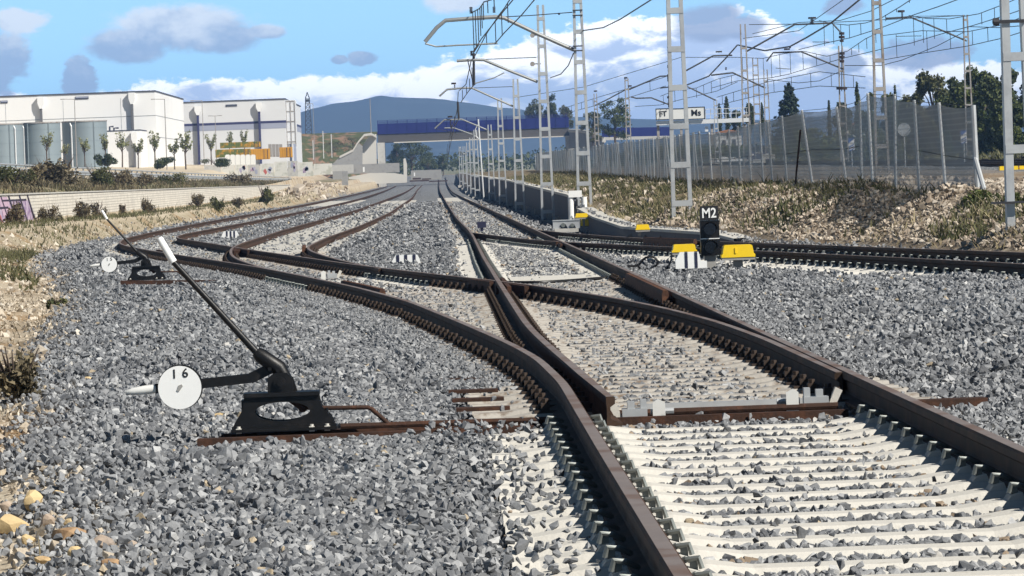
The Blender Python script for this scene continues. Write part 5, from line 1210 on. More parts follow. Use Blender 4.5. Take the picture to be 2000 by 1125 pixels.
# ================================================================== BUILDINGS ON THE LEFT
def hopper(t, X_, Yf, ztop, zbot, mk, w=.9):
    """rain hopper and downpipe standing off a facade that faces the camera"""
    o = t.location; b = MB(); x = X_ - o.x; y = Yf - o.y
    b.prism([(x - w * .5, ztop - o.z), (x + w * .5, ztop - o.z), (x + w * .5, ztop - .8 - o.z), (x + w * .2, ztop - 1.5 - o.z), (x - w * .2, ztop - 1.5 - o.z), (x - w * .5, ztop - .8 - o.z)], y - .62, y - .002); b.build('hopper', M['shell_white'], t)
    b = MB(); b.box((x, y - .28, (ztop - 1.4 + zbot) / 2 - o.z), (w * .34, .5, ztop - 1.45 - zbot)); b.build('downpipe', M[mk], t)
M['pipe_grey'] = mat('dark_grey_pipe', (.13, .13, .135), .6)
def warehouse1():
    Y0 = 600; xr = at(305, 250, Y0).x; xl = -78; zt = 15.1; zb = 4.4; t = thing('warehouse', (xr, Y0, zb), 'large white windowless warehouse at the left edge', 'warehouse')
    b = MB(); b.box(((xl - xr) / 2, 33, (zt - zb) / 2), (xr - xl, 66, zt - zb)); b.build('wall', M['shell_white'], t)
    c = MB(); c.box(((xl - xr) / 2, 33, zt - zb + .09), (xr - xl + .16, 66.2, .17)); c.build('roof', M['trim'], t)
    for px in (80, 258): hopper(t, at(px, 200, Y0).x, Y0, at(px, 181 if px > 200 else 190, Y0).z, 5.0 if px < 100 else at(px, 256, Y0).z, 'pipe_grey', .85)
    for px, py, w in ((160, 191, 26), (8, 199, 14)):
        k = Y0 / F; p = at(px, py, Y0); g = MB(); g.box((p.x - xr, -.03, p.z - zb), (w * k, .1, 5.5 * k)); s = g.build('window', M['trim'], t); g = MB(); g.box((p.x - xr, -.05, p.z - zb + .08), (w * k * .94, .1, 2.6 * k)); g.build('pane', M['band_blue'], s)
    for zz in (9.2, 12.0): g = MB(); g.box(((xl - xr) / 2, -.012, zz - zb), (xr - xl, .02, .07)); g.box((.012, 33, zz - zb), (.02, 66, .07)); g.build('panel_joint', M['tube'], t)
    for xx in np.arange(-4.5, xl - xr, -7.5): g = MB(); g.box((xx, -.010, 5), (.06, .015, 10)); g.build('panel_joint', M['galv'], t)
    # projecting lower annex
    a = thing('annex', (at(275, 290, 586).x, 586, 4.2), 'low white annex with a rain hopper in front of the large warehouse', 'building')
    w = 70 * 586 / F; h = at(240, 256, 586).z - 4.2; b = MB(); b.box((-w / 2, 6.5, h / 2), (w, 13, h)); b.build('wall', M['shell_white'], a); b = MB(); b.box((-w / 2, 6.5, h + .07), (w + .1, 13.1, .13)); b.build('roof', M['trim'], a)
    hopper(a, at(262, 260, 586).x, 586, at(262, 258, 586).z, 4.4, 'pipe_grey', .75)
    b = MB(); p = at(212, 251, 586) - a.location; b.tube([p + Vector((0, 2, -1)), p + Vector((0, 2, .25)), p + Vector((.5, 2, .25))], .12, 8); p = at(222, 253, 586) - a.location; b.tube([p + Vector((-.1, 2, -1)), p + Vector((-.1, 2, .2)), p + Vector((.5, 2, .2))], .12, 8); b.build('vent_pipe', M['trim'], a)
warehouse1()
def warehouse2():
    Y0 = 750; xr = at(558, 250, Y0).x; xl = -62; zt = at(558, 194, Y0).z; zb = 4.8; t = thing('warehouse', (xr, Y0, zb), 'smaller white warehouse with a blue-grey band and glazed stair tower', 'warehouse')
    b = MB(); b.box(((xl - xr) / 2, 42, (zt - zb) / 2), (xr - xl, 84, zt - zb)); b.build('wall', M['cladding2'], t)
    b = MB(); b.box(((xl - xr) / 2, 42, zt - zb + .1), (xr - xl + .2, 84.2, .19)); b.build('roof', M['trim'], t)
    zn = at(558, 237, Y0).z - zb; zl = at(558, 250, Y0).z - zb
    b = MB(); b.box(((xl - xr) / 2, 42, (zn + zl) / 2), (xr - xl + .06, 84.06, zn - zl)); b.build('band', M['band_blue'], t); b = MB(); b.box(((xl - xr) / 2, 42, zn), (xr - xl + .12, 84.12, .36)); b.build('navy_line', M['band_navy'], t)
    for px in (386, 506): hopper(t, at(px, 210, Y0).x, Y0 - .1, at(px, 207 if px < 400 else 200, Y0).z, 5.2, 'band_navy', 1.0)
    k = Y0 / F; p = at(452, 206, Y0); g = MB(); g.box((p.x - xr, -.04, p.z - zb), (22 * k, .1, 4 * k)); g.build('window', M['trim'], t)
    # stair tower of glass panes against the right-hand side
    tw = MB(); tw.box((.75, 7, (zt - zb) / 2 + 2.0), (1.5, 8, zt - zb - 4.2)); s = tw.build('stair_tower', M['cladding2'], t)
    for i in range(5): g = MB(); g.box((.78, 2.96, 4.4 + i * 1.65), (1.5, .06, .14)); g.build('tower_bar', M['galv_old'], s)
    for x in (.05, .78, 1.48): g = MB(); g.box((x, 2.95, 7.2), (.12, .08, 7.2)); g.build('tower_bar', M['galv_old'], s)
    g = MB(); g.box((.02, 20, 2.6), (.1, 10, 3.4)); g.build('loading_door', M['trim'], t); g = MB(); g.box((.04, 42, 2.4), (.1, 12, 4.0)); g.build('loading_door', M['band_blue'], t)
warehouse2()
for i, (x0, x1, yt, Y, lab) in enumerate([(-46, 42, 243, 552, 'grey steel tank cut by the left edge'), (38, 116, 240, 556, 'blue-grey steel tank with a white pipe between two others'), (119, 207, 237, 572, 'blue-grey steel tank with a rim platform right of the first')]):
    a, c = at(x0, 290, Y), at(x1, 290, Y); r = (c.x - a.x) / 2; zt = at((x0 + x1) / 2, yt, Y).z; zb = 4.6; t = thing('storage_tank', ((a.x + c.x) / 2, Y + r, zb), lab, 'tank', 'blue-grey storage tanks')
    b = MB(); b.tube([(0, 0, 0), (0, 0, zt - zb)], r, 56); b.build('shell', M['tank'], t, smooth=True)
    b = MB(); b.tube([(0, 0, zt - zb - .06), (0, 0, zt - zb + .10)], r + .07, 56); b.build('rim', M['galv_old'], t)
    b = MB(); xl_ = at((30, 47, 141)[i], 290, Y).x - t.location.x; yy = -math.sqrt(max(r * r - xl_ * xl_, .1)) - .18; b.tube([(xl_ - .03, yy, .2), (xl_ - .03, yy, zt - zb - .55), (xl_ - .2, yy + .1, zt - zb - .2)], .09, 8); b.build('ladder_pipe', M['post_white'], t)
    b = MB()
    for zz in np.linspace(.9, zt - zb - .8, 4): b.tube([(0, 0, zz), (0, 0, zz + .04)], r + .02, 56)
    b.build('hoop', M['tank'], t)
    for j in range(2): b = MB(); q = -.6 + 1.1 * j; b.box((math.sin(q) * (r + .03), -math.cos(q) * (r + .03), (zt - zb) / 2), (.12, .12, zt - zb)); b.build('rib', M['tank'], t)
def lamp(px, yt, yb, Y, label, arms=(-1,), arm_len=1.4, r=.07):
    p = at(px, yb, Y); h = (yb - yt) * Y / F; t = thing('street_lamp', p, label, 'street lamp', 'thin street lamps'); b = MB(); b.tube([(0, 0, -1), (0, 0, h)], [r, r * .6], 8); b.build('pole', M['galv_old'], t)
    for s in arms: b = MB(); b.tube([(0, 0, h - .05), (s * arm_len, 0, h + .02)], r * .6, 6); b.box((s * arm_len, 0, h), (.5, .22, .10)); b.build('lamp_head', M['galv_old'], t)
lamp(150, 193, 322, 540, 'thin lamp post in front of the second tank'); lamp(326, 193, 322, 560, 'thin lamp post before the corner of the large warehouse'); lamp(399, 196, 318, 640, 'thin lamp post left on the smaller warehouse'); lamp(423, 226, 310, 690, 'shorter double-armed lamp post on the smaller warehouse', (-1, 1), .8)
lamp(615, 202, 310, 950, 'curved lamp post beside the pylon', (-1,), 1.0); lamp(725, 192, 262, 940, 'pale lamp post on the bridge approach', (), r=.1); lamp(1012, 190, 250, 1000, 'thin lamp post on the bridge left of the trees', (), r=.06)
for i, (x, yb, yt, w, lab) in enumerate([(92, 320, 258, 30, 'leafy sapling before the first tank'), (128, 318, 282, 20, 'faint pale sapling between the two tanks'), (166, 321, 269, 26, 'rounded green sapling before the second tank'), (207, 318, 262, 18, 'sapling at the right edge of the second tank'), (239, 322, 260, 22, 'upright sapling before the annex'),
        (270, 324, 272, 24, 'bright green sapling under the annex hopper'), (303, 322, 257, 24, 'sapling standing in a dark shrub by the warehouse corner'), (341, 326, 270, 22, 'green sapling on the white warehouse end wall'), (363, 326, 256, 24, 'sapling between the two warehouses'), (413, 318, 262, 26, 'thin bare sapling before the smaller warehouse'), (449, 298, 258, 16, 'sapling top showing left above the yellow containers'), (478, 298, 255, 16, 'sapling top showing right above the yellow containers')]):
    tree(x, yb, yt, w, 535 if x < 400 else 700, 'sapling', lab, 'sapling', 'sapling', 'saplings along the road')
for x, y, w, h, lab in ((205, 320, 40, 16, 'dark rounded shrub mound right of the tanks'), (318, 324, 46, 14, 'dark trimmed shrub by the warehouse corner'), (425, 322, 50, 12, 'low dark shrub left of the white bags')):
    Y = 525; k = Y / F; bush(at(x, y + 3, Y), w * k, h * k * 1.5, 'leaf_dark', lab, 3200, group='dark shrubs on the lot')
def container(x0, x1, y0, y1, Y, mk, label):
    a, c = at(x0, y1, Y), at(x1, y0, Y); w = c.x - a.x; h = c.z - a.z; t = thing('container', (a.x, Y, a.z), label, 'container', 'yellow containers'); b = MB(); b.box((w / 2, 1.3, h / 2), (w, 2.6, h)); n = int(w / .32)
    for i in range(n): b.box((w * (i + .5) / n, -.02, h / 2), (w / n * .5, .06, h * .9))
    b.build('body', M[mk], t); d = MB(); d.box((w - .25, -.06, h * .5), (.06, .05, h * .9)); d.box((w - .8, -.06, h * .5), (.06, .05, h * .9)); d.build('door_bar', M['trim'], t)
M['orange_green'] = mat('mossy_yellow_steel', (.52, .27, .02), .7, 0, .15, 1.2, (.12, .15, .035), .36, .56)
container(430, 508, 276, 290, 690, 'orange_green', 'upper yellow container overgrown with moss'); container(421, 488, 290, 308, 680, 'orange_green', 'lower left yellow container with dark openings'); container(490, 526, 290, 312, 676, 'orange', 'plain yellow container in the middle of the lower row'); container(546, 570, 287, 308, 684, 'orange', 'separate yellow container at the right below the smaller warehouse')
for i in range(6):
    p = at(445 + i * 10, 323, 650); k = 650 / F; b = MB(); b.box((0, 0, .7), (9.2 * k, .7, 1.45)); b.box((0, 0, 1.46), (6 * k, .5, .12)); o = b.build('white_bag', M['white_dirty'], loc=p); tag(o, 'white bulk bag in the row before the yellow containers, %s from the left' % ('first', 'second', 'third', 'fourth', 'fifth', 'sixth')[i], 'bag', 'white bulk bags')
for i in range(4):
    p = at(528 + i * 7, 307, 690); k = 690 / F; b = MB(); b.box((0, 0, 1.0), (6 * k, .6, 1.9))
    tag(b.build('metal_drum_rack', M['galv_old'], loc=p), 'grey metal rack between the yellow containers, %s from the left' % ('first', 'second', 'third', 'fourth')[i], 'rack', 'grey metal racks')
M['paint_faint'] = mat('faded_paint', (.36, .34, .44), .8)
M['paint_mix'] = mat('graffiti_concrete', (.58, .57, .52), .8, 0, .1, .8, (.42, .42, .36), .5, .62)
for i, (x0, x1, yt, yb, pc) in enumerate([(398, 432, 322, 337, None), (432, 458, 322, 338, None), (458, 484, 321, 339, 'graf_red'), (484, 508, 321, 340, 'graf_pink'), (508, 536, 319, 341, 'graf_red'), (536, 562, 315, 341, None), (562, 582, 314, 341, 'graf_purple'), (582, 612, 316, 341, 'graf_purple'), (612, 650, 319, 338, None)]):
    Y = 560 + i * 6; a, c = at(x0, yb + 4, Y), at(x1 - .6, yt, Y); w = c.x - a.x; h = c.z - a.z; t = thing('concrete_barrier', (a.x, Y, a.z), 'pale concrete barrier block in the graffiti row, %s from the left' % ('first', 'second', 'third', 'fourth', 'fifth', 'sixth', 'seventh', 'eighth', 'ninth')[i], 'barrier', 'concrete barrier blocks'); b = MB(); b.prism([(0, 0), (w, 0), (w * .97, h * .4), (w * .97, h), (w * .03, h), (w * .03, h * .4)], 0, .5); b.build('block', M['paint_mix'] if i % 3 else M['conc'], t)
    if pc:
        rs = random.Random(i)
        for q in range(3): g = MB(); cx_, cz_ = w * rs.uniform(.25, .75), h * rs.uniform(.35, .75); g.prism([(cx_ + math.cos(z_) * w * .13 * rs.uniform(.6, 1.3), cz_ + math.sin(z_) * h * .2 * rs.uniform(.6, 1.3)) for z_ in np.linspace(0, 5.6, 8)], -.012, -.004); g.build('graffiti', M[(pc, 'paint_faint', 'band_blue')[q]], t)

# ================================================================== AROUND THE END OF THE TRACKS
def wallbox(name, x0, x1, yt, yb, Y, d, mk, label, cat, sink=.3):
    a, c = at(x0, yb, Y), at(x1, yt, Y); b = MB(); b.box(((c.x - a.x) / 2, d / 2, (c.z - a.z) / 2 - sink / 2), (c.x - a.x, d, c.z - a.z + sink)); return tag(b.build(name, M[mk], loc=(a.x, Y, a.z)), label, cat)
def end_things():
    b = MB(); a = at(681, 357, 910); pr = [(0, -.4)] + [tuple((at(x, y, 910) - a)[i] for i in (0, 2)) for x, y in ((681, 346), (700, 342), (722, 338), (770, 338), (788, 341), (794, 357))]; b.prism(pr + [(pr[-1][0], -.4)], 0, .6); tag(b.build('end_wall', M['conc_white'], loc=a), 'long pale concrete wall closing off the left tracks', 'wall')
    wallbox('concrete_block', 650, 667, 334, 346, 560, 1.2, 'conc_mid_grey', 'grey concrete block left of the pair on the dirt mound', 'block'); wallbox('concrete_block', 668, 679, 334, 357, 562, 1.0, 'conc_mid_grey', 'tall grey concrete block right of the pair on the dirt mound', 'block')
    b = MB(); a = at(792, 356, 900); b.prism([(tuple((at(x, y, 900) - a)[i] for i in (0, 2))) for x, y in ((788.5, 356), (795, 356), (795, 322), (792, 309), (788, 310))], 0, .5); tag(b.build('obelisk_post', M['conc_white'], loc=a), 'white tapering concrete post at the end of the left tracks', 'post')
    for i, (x0, x1, y0, y1, lab) in enumerate([(800, 838, 351, 355, 'dark timber lying across the track ends'), (838, 874, 352, 355.5, 'dark timber crossing the main rails far away'), (806, 822, 347, 351, 'dark scrap heap by the white post'), (824, 842, 348, 351, 'brown plank behind the dark timber')]): wallbox('timber', x0, x1, y0, y1, 905 + i * 2, .5, 'rust_dark', lab, 'timber', 0)
    wallbox('low_parapet', 655, 780, 318, 338, 925, .6, 'conc_mid_grey', 'grey parapet wall beneath the bridge abutment', 'wall'); wallbox('parapet_end', 612, 690, 321, 337, 900, .8, 'conc', 'pale boarded wall left of the end wall', 'wall')
    wallbox('marker_stone', 709, 712, 326, 336, 905, .3, 'white', 'small white marker stone before the grey parapet', 'post', 0); wallbox('corrugated_fence', 803, 862, 331, 350, 985, .2, 'conc_mid_grey', 'grey corrugated screen beyond the track ends under the bridge', 'fence'); wallbox('marker_post', 808.5, 810.5, 337, 344, 975, .2, 'white', 'tiny white post before the corrugated screen', 'post', 0)
    # earth mound rocks: white rubble
    P = []
    for _ in range(260):
        x, y = RNG.uniform(-15.5, -12.3), RNG.uniform(410, 640); P.append((x, y, gz(x, y) + .05))
    P = np.array(P); V, Fq, T = scatter(P, .5 * np.exp(RNG.normal(0, .5, len(P))), rock_shapes(8, 9, .7), np.clip(RNG.beta(3, 1.5, len(P)), 0, 1)); tag(np_mesh('mound_rubble', V, Fq, M['rubble'], dict(tone=T)), 'white rubble on the earth mound', 'rubble', kind='stuff')
end_things()

# ================================================================== BRIDGE
def bridge():
    Y = 930; a = at(738, 272, Y); c = at(1112, 272, Y); zb = at(900, 273, Y).z; L_ = c.x - a.x; zt = at(900, 256.5, Y).z - zb; zp = at(900, 229.5, Y).z - zb
    t = thing('road_bridge', (a.x, Y, zb), 'concrete road bridge with blue parapet panels crossing over the tracks', 'bridge')
    b = MB(); b.prism([(0, 0), (L_, 0), (L_, zt), (0, zt)], 0, .8); b.box((L_ / 2, 6.3, zt * .75), (L_, 10.2, zt * .5)); b.box((L_ / 2, 12, zt / 2), (L_, .8, zt)); b.build('deck', M['bridge_beam'], t)
    b = MB(); b.box((L_ / 2 + 1.6, -.35, -.08), (L_ - 3.2, 1.0, .20)); b.build('soffit_edge', M['conc_white'], t)
    for yy in (-.1, 12.2):
        b = MB(); b.box((L_ / 2, yy, zt + (zp - zt) * .38), (L_, .14, (zp - zt) * .75)); b.build('parapet', M['bridge_blue'], t)
        b = MB()
        for z_ in (.80, .87, .94, .995): b.box((L_ / 2, yy, zt + (zp - zt) * z_), (L_, .06, .05))
        b.build('parapet_mesh', M['bridge_blue'], t)
    for i in range(20): b = MB(); b.box((L_ * (i + .02) / 19.3, -.2, zt + (zp - zt) / 2), (.12, .12, zp - zt + .02)); b.build('parapet_post', M['bridge_blue'], t)
    for x, w in ((738, 14), (1108, 14)):
        q = at(x, 300, Y).x - a.x; b = MB(); b.box((q + .7, 4, -5.0), (1.5, 9, 10)); b.build('pier', M['conc'], t)
    # abutment wing wall with sloping cap
    b = MB(); f = lambda x, y: tuple((at(x, y, Y) - t.location)[i] for i in (0, 2))
    b.prism([f(706, 330), f(708, 285), f(720, 268), f(735, 262), f(736, 330)], -2.5, .0); b.build('wing_wall', M['conc_white'], t)
    b = MB(); P = [f(664, 305), f(690, 292), (f(700, 276)), f(712, 262), f(726, 260), f(736, 266)]; b.prism(P + [(x, z_ - .45) for x, z_ in P[::-1]], -4.5, -2.55); b.build('sloping_cap', M['conc_white'], t)
    b = MB(); b.prism([f(664, 307), f(690, 294), f(702, 280), f(709, 286), f(708, 330), f(640, 330)], -4.3, -2.7); b.build('side_wall', M['conc_mid_grey'], t)
    # curving ramp and the second stretch of blue panels to the right
    r = thing('access_ramp', at(1115, 290, 900), 'pale curving ramp wall with blue panels right of the bridge', 'ramp'); b = MB(); pts = [(1112, 256, 930), (1130, 256, 915), (1150, 259, 900), (1168, 266, 880), (1180, 276, 850)]
    b.grid([[at(x, y, Yq) - r.location, at(x, y + 34, Yq) - r.location] for x, y, Yq in pts]); b.grid([[at(x, y, Yq) - r.location + Vector((0, .8, 0)), at(x, y + 34, Yq) - r.location + Vector((0, .8, 0))] for x, y, Yq in pts]); b.build('wall', M['conc_mid_grey'], r, fix=False)
    b = MB(); b.tube([at(x, y - .6, Yq) - r.location + Vector((0, .4, 0)) for x, y, Yq in pts], .35, 8); b.build('coping', M['conc_white'], r)
    b = MB(); P = [at(x, y, 1000) - r.location for x, y in ((1176, 268), (1312, 265), (1312, 248), (1176, 250))]; b.prism([(p.x, p.z) for p in P], P[0].y, P[0].y + .4); b.build('panels', M['bridge_blue'], r)
    b = MB(); P = [at(x, y, 995) - r.location for x, y in ((1176, 274), (1312, 271), (1312, 265), (1176, 268))]; b.prism([(p.x, p.z) for p in P], P[0].y, P[0].y + 3); b.build('deck', M['conc'], r)
bridge()
def embankment():
    rows = []
    for j, (Y, s) in enumerate([(955, 0), (960, .35), (968, .7), (978, 1.0), (1060, 1.0)]):
        row = []
        for x in range(560, 744, 8):
            zt = at(x, 262 - (x - 560) * .03, 975).z; z0 = 3.2; row.append((at(x, 280, 975).x, Y, z0 + (zt - z0) * s + (float(vnoise(x * .3, Y, 3.0, 81)) * 1.2 if 0 < s < 1 else 0)))
        rows.append(row)
    b = MB(); b.grid(rows); o = b.build('embankment', mat('grassy_earth', (.075, .085, .03), .9, 0, .3, .4, (.26, .16, .10), .48, .6, space='pos'), smooth=True); tag(o, kind='structure')
    tree(650, 300, 272, 60, 950, 'olive', 'low olive bush on the bridge approach bank', 'bush', 'bush', n=1600, trunk=.05); tree(690, 296, 266, 60, 952, 'olive', 'wider olive bush next to the wing wall', 'bush', 'bush', n=1600, trunk=.05)
    for x, yt, yb, lab in ((648, 262, 300, 'white post on the approach bank, nearest the wing wall'), (632, 256, 302, 'thin white post on the approach bank, middle one'), (612, 274, 304, 'short white post on the approach bank, leftmost')):
        p = at(x, yb, 940); b = MB(); b.tube([p - Vector((0, 0, .8)), p + Vector((0, 0, (yb - yt) * 940 / F))], .10, 6); tag(b.build('white_post', M['post_white']), lab, 'post', 'white posts on the approach bank')
embankment()
def pylon():
    Y = 1500; t = thing('pylon', at(603, 262, Y), 'dark lattice pylon rising behind the smaller warehouse', 'pylon'); h = (262 - 180) * Y / F; b = MB(); w0, w1 = 1.1, .65
    for sx in (-1, 1):
        for sy in (-1, 1): b.bar((sx * w0, sy * w0, -2), (sx * w1, sy * w1, h * .85), .22); b.bar((sx * w1, sy * w1, h * .85), (0, 0, h), .2)
    n = 8
    for i in range(n):
        za, zb = h * .85 * i / n, h * .85 * (i + 1) / n; wa, wb = w0 + (w1 - w0) * i / n, w0 + (w1 - w0) * (i + 1) / n
        for sy in (-1, 1): b.bar((-wa, sy * wa, za), (wb, sy * wb, zb), .13); b.bar((wa, sy * wa, za), (-wb, sy * wb, zb), .13); b.bar((-wb, sy * wb, zb), (wb, sy * wb, zb), .13)
    b.box((0, 0, h * .80), (1.5, 1.5, .9)); b.build('lattice', M['tube_dark'], t)
pylon()

# ================================================================== RIGHT: FAR RAILWAY, GANTRY, SIGNS
zf_far = lambda y: np.interp(y, [60, 150, 300, 600, 1300], [2.0, 2.45, 2.85, 3.2, 3.3]) + .05
for i, (x, lab) in enumerate([(23.0, 'nearest dark rail of the line beyond the fence'), (24.7, 'second dark rail of the line beyond the fence'), (27.6, 'third dark rail of the line beyond the fence'), (29.3, 'farthest dark rail of the line beyond the fence')]):
    l = line([(x, 100), (x, 300), (x + 1.5, 520)]); rail('steel_rail', l, 100, 520, lab, zf=zf_far, group='rails beyond the fence')
b = MB()
for y in np.arange(120, 400, .65):
    for x in (23.85, 28.45): b.box((x, y, float(zf_far(y)) - .23), (2.5, .26, .14))
tag(b.build('far_line_sleepers', M['conc_grey']), 'sleepers of the line beyond the fence', 'sleepers', kind='stuff')
b = MB(); b.grid([[(x, y, float(np.interp(y, [60, 150, 300, 600, 1300], [1.9, 2.35, 2.75, 3.1, 3.2])) + .12) for x in (34, 41)] for y in np.arange(110, 620, 10)]); tag(b.build('road', M['asph']), kind='structure')
def gantry():
    Y = 450; k = Y / F; t = thing('signal_gantry', at(1370, 300, Y), 'white signal gantry with sprayed white boards and a railed walkway', 'signal gantry'); f = lambda x, y: at(x, y, Y) - t.location
    b = MB(); P = [f(1282, 245), f(1462, 238), f(1462, 230), f(1282, 237)]; b.prism([(p.x, p.z) for p in P], -.5, .5); b.build('walkway', M['post_white'], t)
    for x in (1285, 1455, 1330, 1390): b = MB(); p = f(x, 242); b.bar(p, (p.x, 0, -3.5), .25); b.build('leg', M['galv_old'], t)
    for i in range(9): b = MB(); p = f(1378 + i * 10, 233); b.bar(p, p + Vector((0, -.45, 1.0)), .06); b.build('rail_post', M['post_white'], t)
    for dz in (.5, .98): b = MB(); b.bar(f(1378, 233) + Vector((0, -.45, dz)), f(1460, 230) + Vector((0, -.45, dz)), .05); b.build('handrail', M['post_white'], t)
    for (x0, x1, y0, y1, s) in ((1281, 1307, 212, 234, 'FT'), (1310, 1338, 212, 234, ''), (1342, 1375, 209, 233, 'Ms')):
        a, c = f(x0, y1), f(x1, y0); b = MB(); b.box(((a.x + c.x) / 2, -.7, (a.z + c.z) / 2), (c.x - a.x, .12, c.z - a.z)); bd = b.build('board', M['white_dirty'], t); b = MB()
        for (q, w_) in ((a.z, .07), (c.z, .07)): b.box(((a.x + c.x) / 2, -.77, q), (c.x - a.x + .07, .04, w_))
        for q in (a.x, c.x): b.box((q, -.77, (a.z + c.z) / 2), (.07, .04, c.z - a.z))
        b.build('border', M['ink'], bd)
        if s: text(s, .85 if s == 'Ms' else .7, M['ink'], bd, ((a.x + c.x) / 2, -.78, (a.z + c.z) / 2), bold=.02)
    b = MB(); p = f(1380, 252); b.box(p, (.3, .2, .5)); b.build('lamp_box', M['post_white'], t)
gantry()
def sign(px, py, yb, Y, kind, label):
    k = Y / F; t = thing('road_sign', at(px, yb, Y), label, 'sign'); h = (yb - py) * k; b = MB(); b.tube([(0, .05, -.5), (0, .05, h + .3)], .035, 8); b.build('post', M['galv'], t)
    b = MB()
    if kind == 'round': b.tube([(0, 0, h), (0, .02, h)], 13 * k, 28); b.build('plate', M['galv'], t)
    else:
        b.box((0, 0, h), (12 * k, .02, 24 * k)); pl = b.build('plate', M['white'], t); b = MB(); b.prism([(-6 * k, h + 12 * k), (6 * k, h + 12 * k), (6 * k, h + 10 * k), (-6 * k, h + 1 * k)], -.02, -.011); b.build('field', mat('sign_blue', (.03, .10, .38), .5), pl)
        for j in range(3): b = MB(); z0 = h - (3 + j * 4) * k; b.prism([(-5 * k, z0 - 4 * k), (5 * k, z0 + 1 * k), (5 * k, z0 + 3 * k), (-5 * k, z0 - 2 * k)], -.02, -.011); b.build('stripe', bpy.data.materials['sign_blue'], pl)
sign(1768, 253, 315, 215, 'round', 'back of a round grey traffic sign behind the fence'); sign(1884, 267, 318, 225, 'blue', 'white sign with blue diagonal stripes near the fence end'); sign(1664, 281, 312, 240, 'blue', 'smaller striped blue sign seen through the fence')
for i in range(5):
    Y = 165; k = Y / F; p = at(1957 + i * 13, 341 - i * .3, Y); b = MB(); b.prism([(-.11, 0), (.11, 0), (.10, .12), (.085, .30), (-.085, .30), (-.10, .12)], -.15, .15); b.box((.115, 0, .2), (.03, .12, .08)); tag(b.build('yellow_block', M['yellow'], loc=p), 'yellow plastic block at the right edge beyond the rubble, %s from left' % ('first', 'second', 'third', 'fourth', 'fifth')[i], 'block', 'yellow plastic blocks')
def car():
    Y = 390; k = Y / F; p = at(1484, 318, Y); t = thing('parked_car', p, 'dark car with bright headlights seen through the fence', 'car'); b = MB(); b.prism([(-.85, .25), (.85, .25), (.88, .75), (.78, .95), (-.78, .95), (-.88, .75)], 0, 3.8); b.prism([(-.74, .95), (.74, .95), (.60, 1.42), (-.60, 1.42)], .9, 3.4); b.build('body', M['band_navy'], t)
    g = MB(); g.prism([(-.66, .98), (.66, .98), (.55, 1.38), (-.55, 1.38)], .87, .89); g.build('windscreen', M['glass'], t)
    for s in (-1, 1):
        for y_ in (.7, 3.1): g = MB(); g.tube([(s * .70, y_, .30), (s * .88, y_, .30)], .30, 16); g.build('wheel', M['ink'], t)
        g = MB(); g.box((s * .62, -.02, .72), (.28, .05, .14)); g.build('headlight', M['white'], t)
car()
def house(x0, x1, yt, yb, Y, label, mk='shell_white'):
    a, c = at(x0, yb, Y), at(x1, yt, Y); w, h = c.x - a.x, c.z - a.z; t = thing('house', a, label, 'house'); b = MB(); b.box((w / 2, 3, h / 2 - .5), (w, 6, h + 1)); b.build('wall', M[mk], t); b = MB(); b.prism([(-.3, h), (w + .3, h), (w / 2, h + w * .12)], -.3, 6.3); b.build('roof', mat('roof_tiles', (.30, .14, .08), .8, 0, .2, 3), t)
    for i in range(2): b = MB(); b.box((w * (.3 + .4 * i), -.01, h * .5), (w * .14, .06, h * .3)); b.build('window', M['trim'], t)
house(1650, 1700, 244, 268, 520, 'low pale house with a tiled roof behind the fence')
house(1400, 1448, 258, 300, 560, 'pale building seen faintly through the fence under the gantry')

# ================================================================== TREES
for a in [(1965, 318, 128, 110, 330, 'dark', 'tall dark tree at the right edge behind the near mast'), (1940, 316, 150, 96, 370, 'dark', 'dark tree filling the gap behind the tall trees near the right edge'), (1848, 312, 165, 80, 410, 'mid', 'green tree half hidden behind the broad olive tree'), (1890, 314, 160, 80, 420, 'mid', 'green tree behind the weathered mast, behind the dark one'), (1765, 308, 195, 70, 430, 'dark', 'dark low tree behind the lower olive tree'), (1915, 318, 132, 100, 345, 'mid', 'tall tree left of the one at the right edge'), (1870, 315, 150, 84, 350, 'dark', 'dark tree behind the weathered mast before the trees'), (1828, 312, 140, 84, 380, 'olive', 'broad olive-green tree beyond the fence'), (1786, 310, 172, 66, 390, 'olive', 'lower olive tree left of the broad one'), (1742, 308, 182, 60, 400, 'mid', 'small green tree behind the mast at the high fence'),
          (1702, 305, 180, 46, 420, 'mid', 'narrow green tree left of the mast at the high fence'), (1648, 300, 196, 40, 520, 'dark', 'small dark tree right of the fir behind the insulator mast'), (2030, 318, 140, 110, 340, 'dark', 'tree beyond the near mast cut by the picture edge'), (1985, 318, 170, 80, 300, 'mid', 'lower bright green tree in front of the tall dark one'),
          (1044, 262, 192, 52, 960, 'olive', 'round tree with spreading top left on the bridge'), (1078, 262, 184, 34, 975, 'dark', 'dark tall tree just behind the cantilever mast on the bridge'), (1105, 262, 205, 34, 980, 'olive', 'small tree right of the dark one on the bridge'), (1202, 275, 188, 72, 760, 'mid', 'bushy tree behind the speckled mast'), (1158, 280, 216, 54, 800, 'olive', 'pale olive tree left of the speckled mast'), (1465, 260, 200, 24, 600, 'mid', 'slender green tree left of the thin mast'), (1440, 260, 215, 26, 620, 'mid', 'low tree between the cypresses'),
          (805, 336, 268, 88, 1010, 'dark', 'big dark tree filling the opening under the bridge'), (775, 336, 280, 40, 1015, 'dark', 'dark tree against the left pier under the bridge'), (865, 340, 300, 26, 1060, 'dark', 'small grey-green tree right of the big one under the bridge'), (838, 340, 296, 40, 1040, 'dark', 'dark bush right of the big tree under the bridge')]:
    tree(*a, group='trees around the yard', n=4200 if a[4] > 700 else 8000, trunk=.10)
tree(1545, 300, 163, 78, 480, 'fir', 'dense dark fir tree standing alone in the middle distance', 'tree', 'fir_tree')
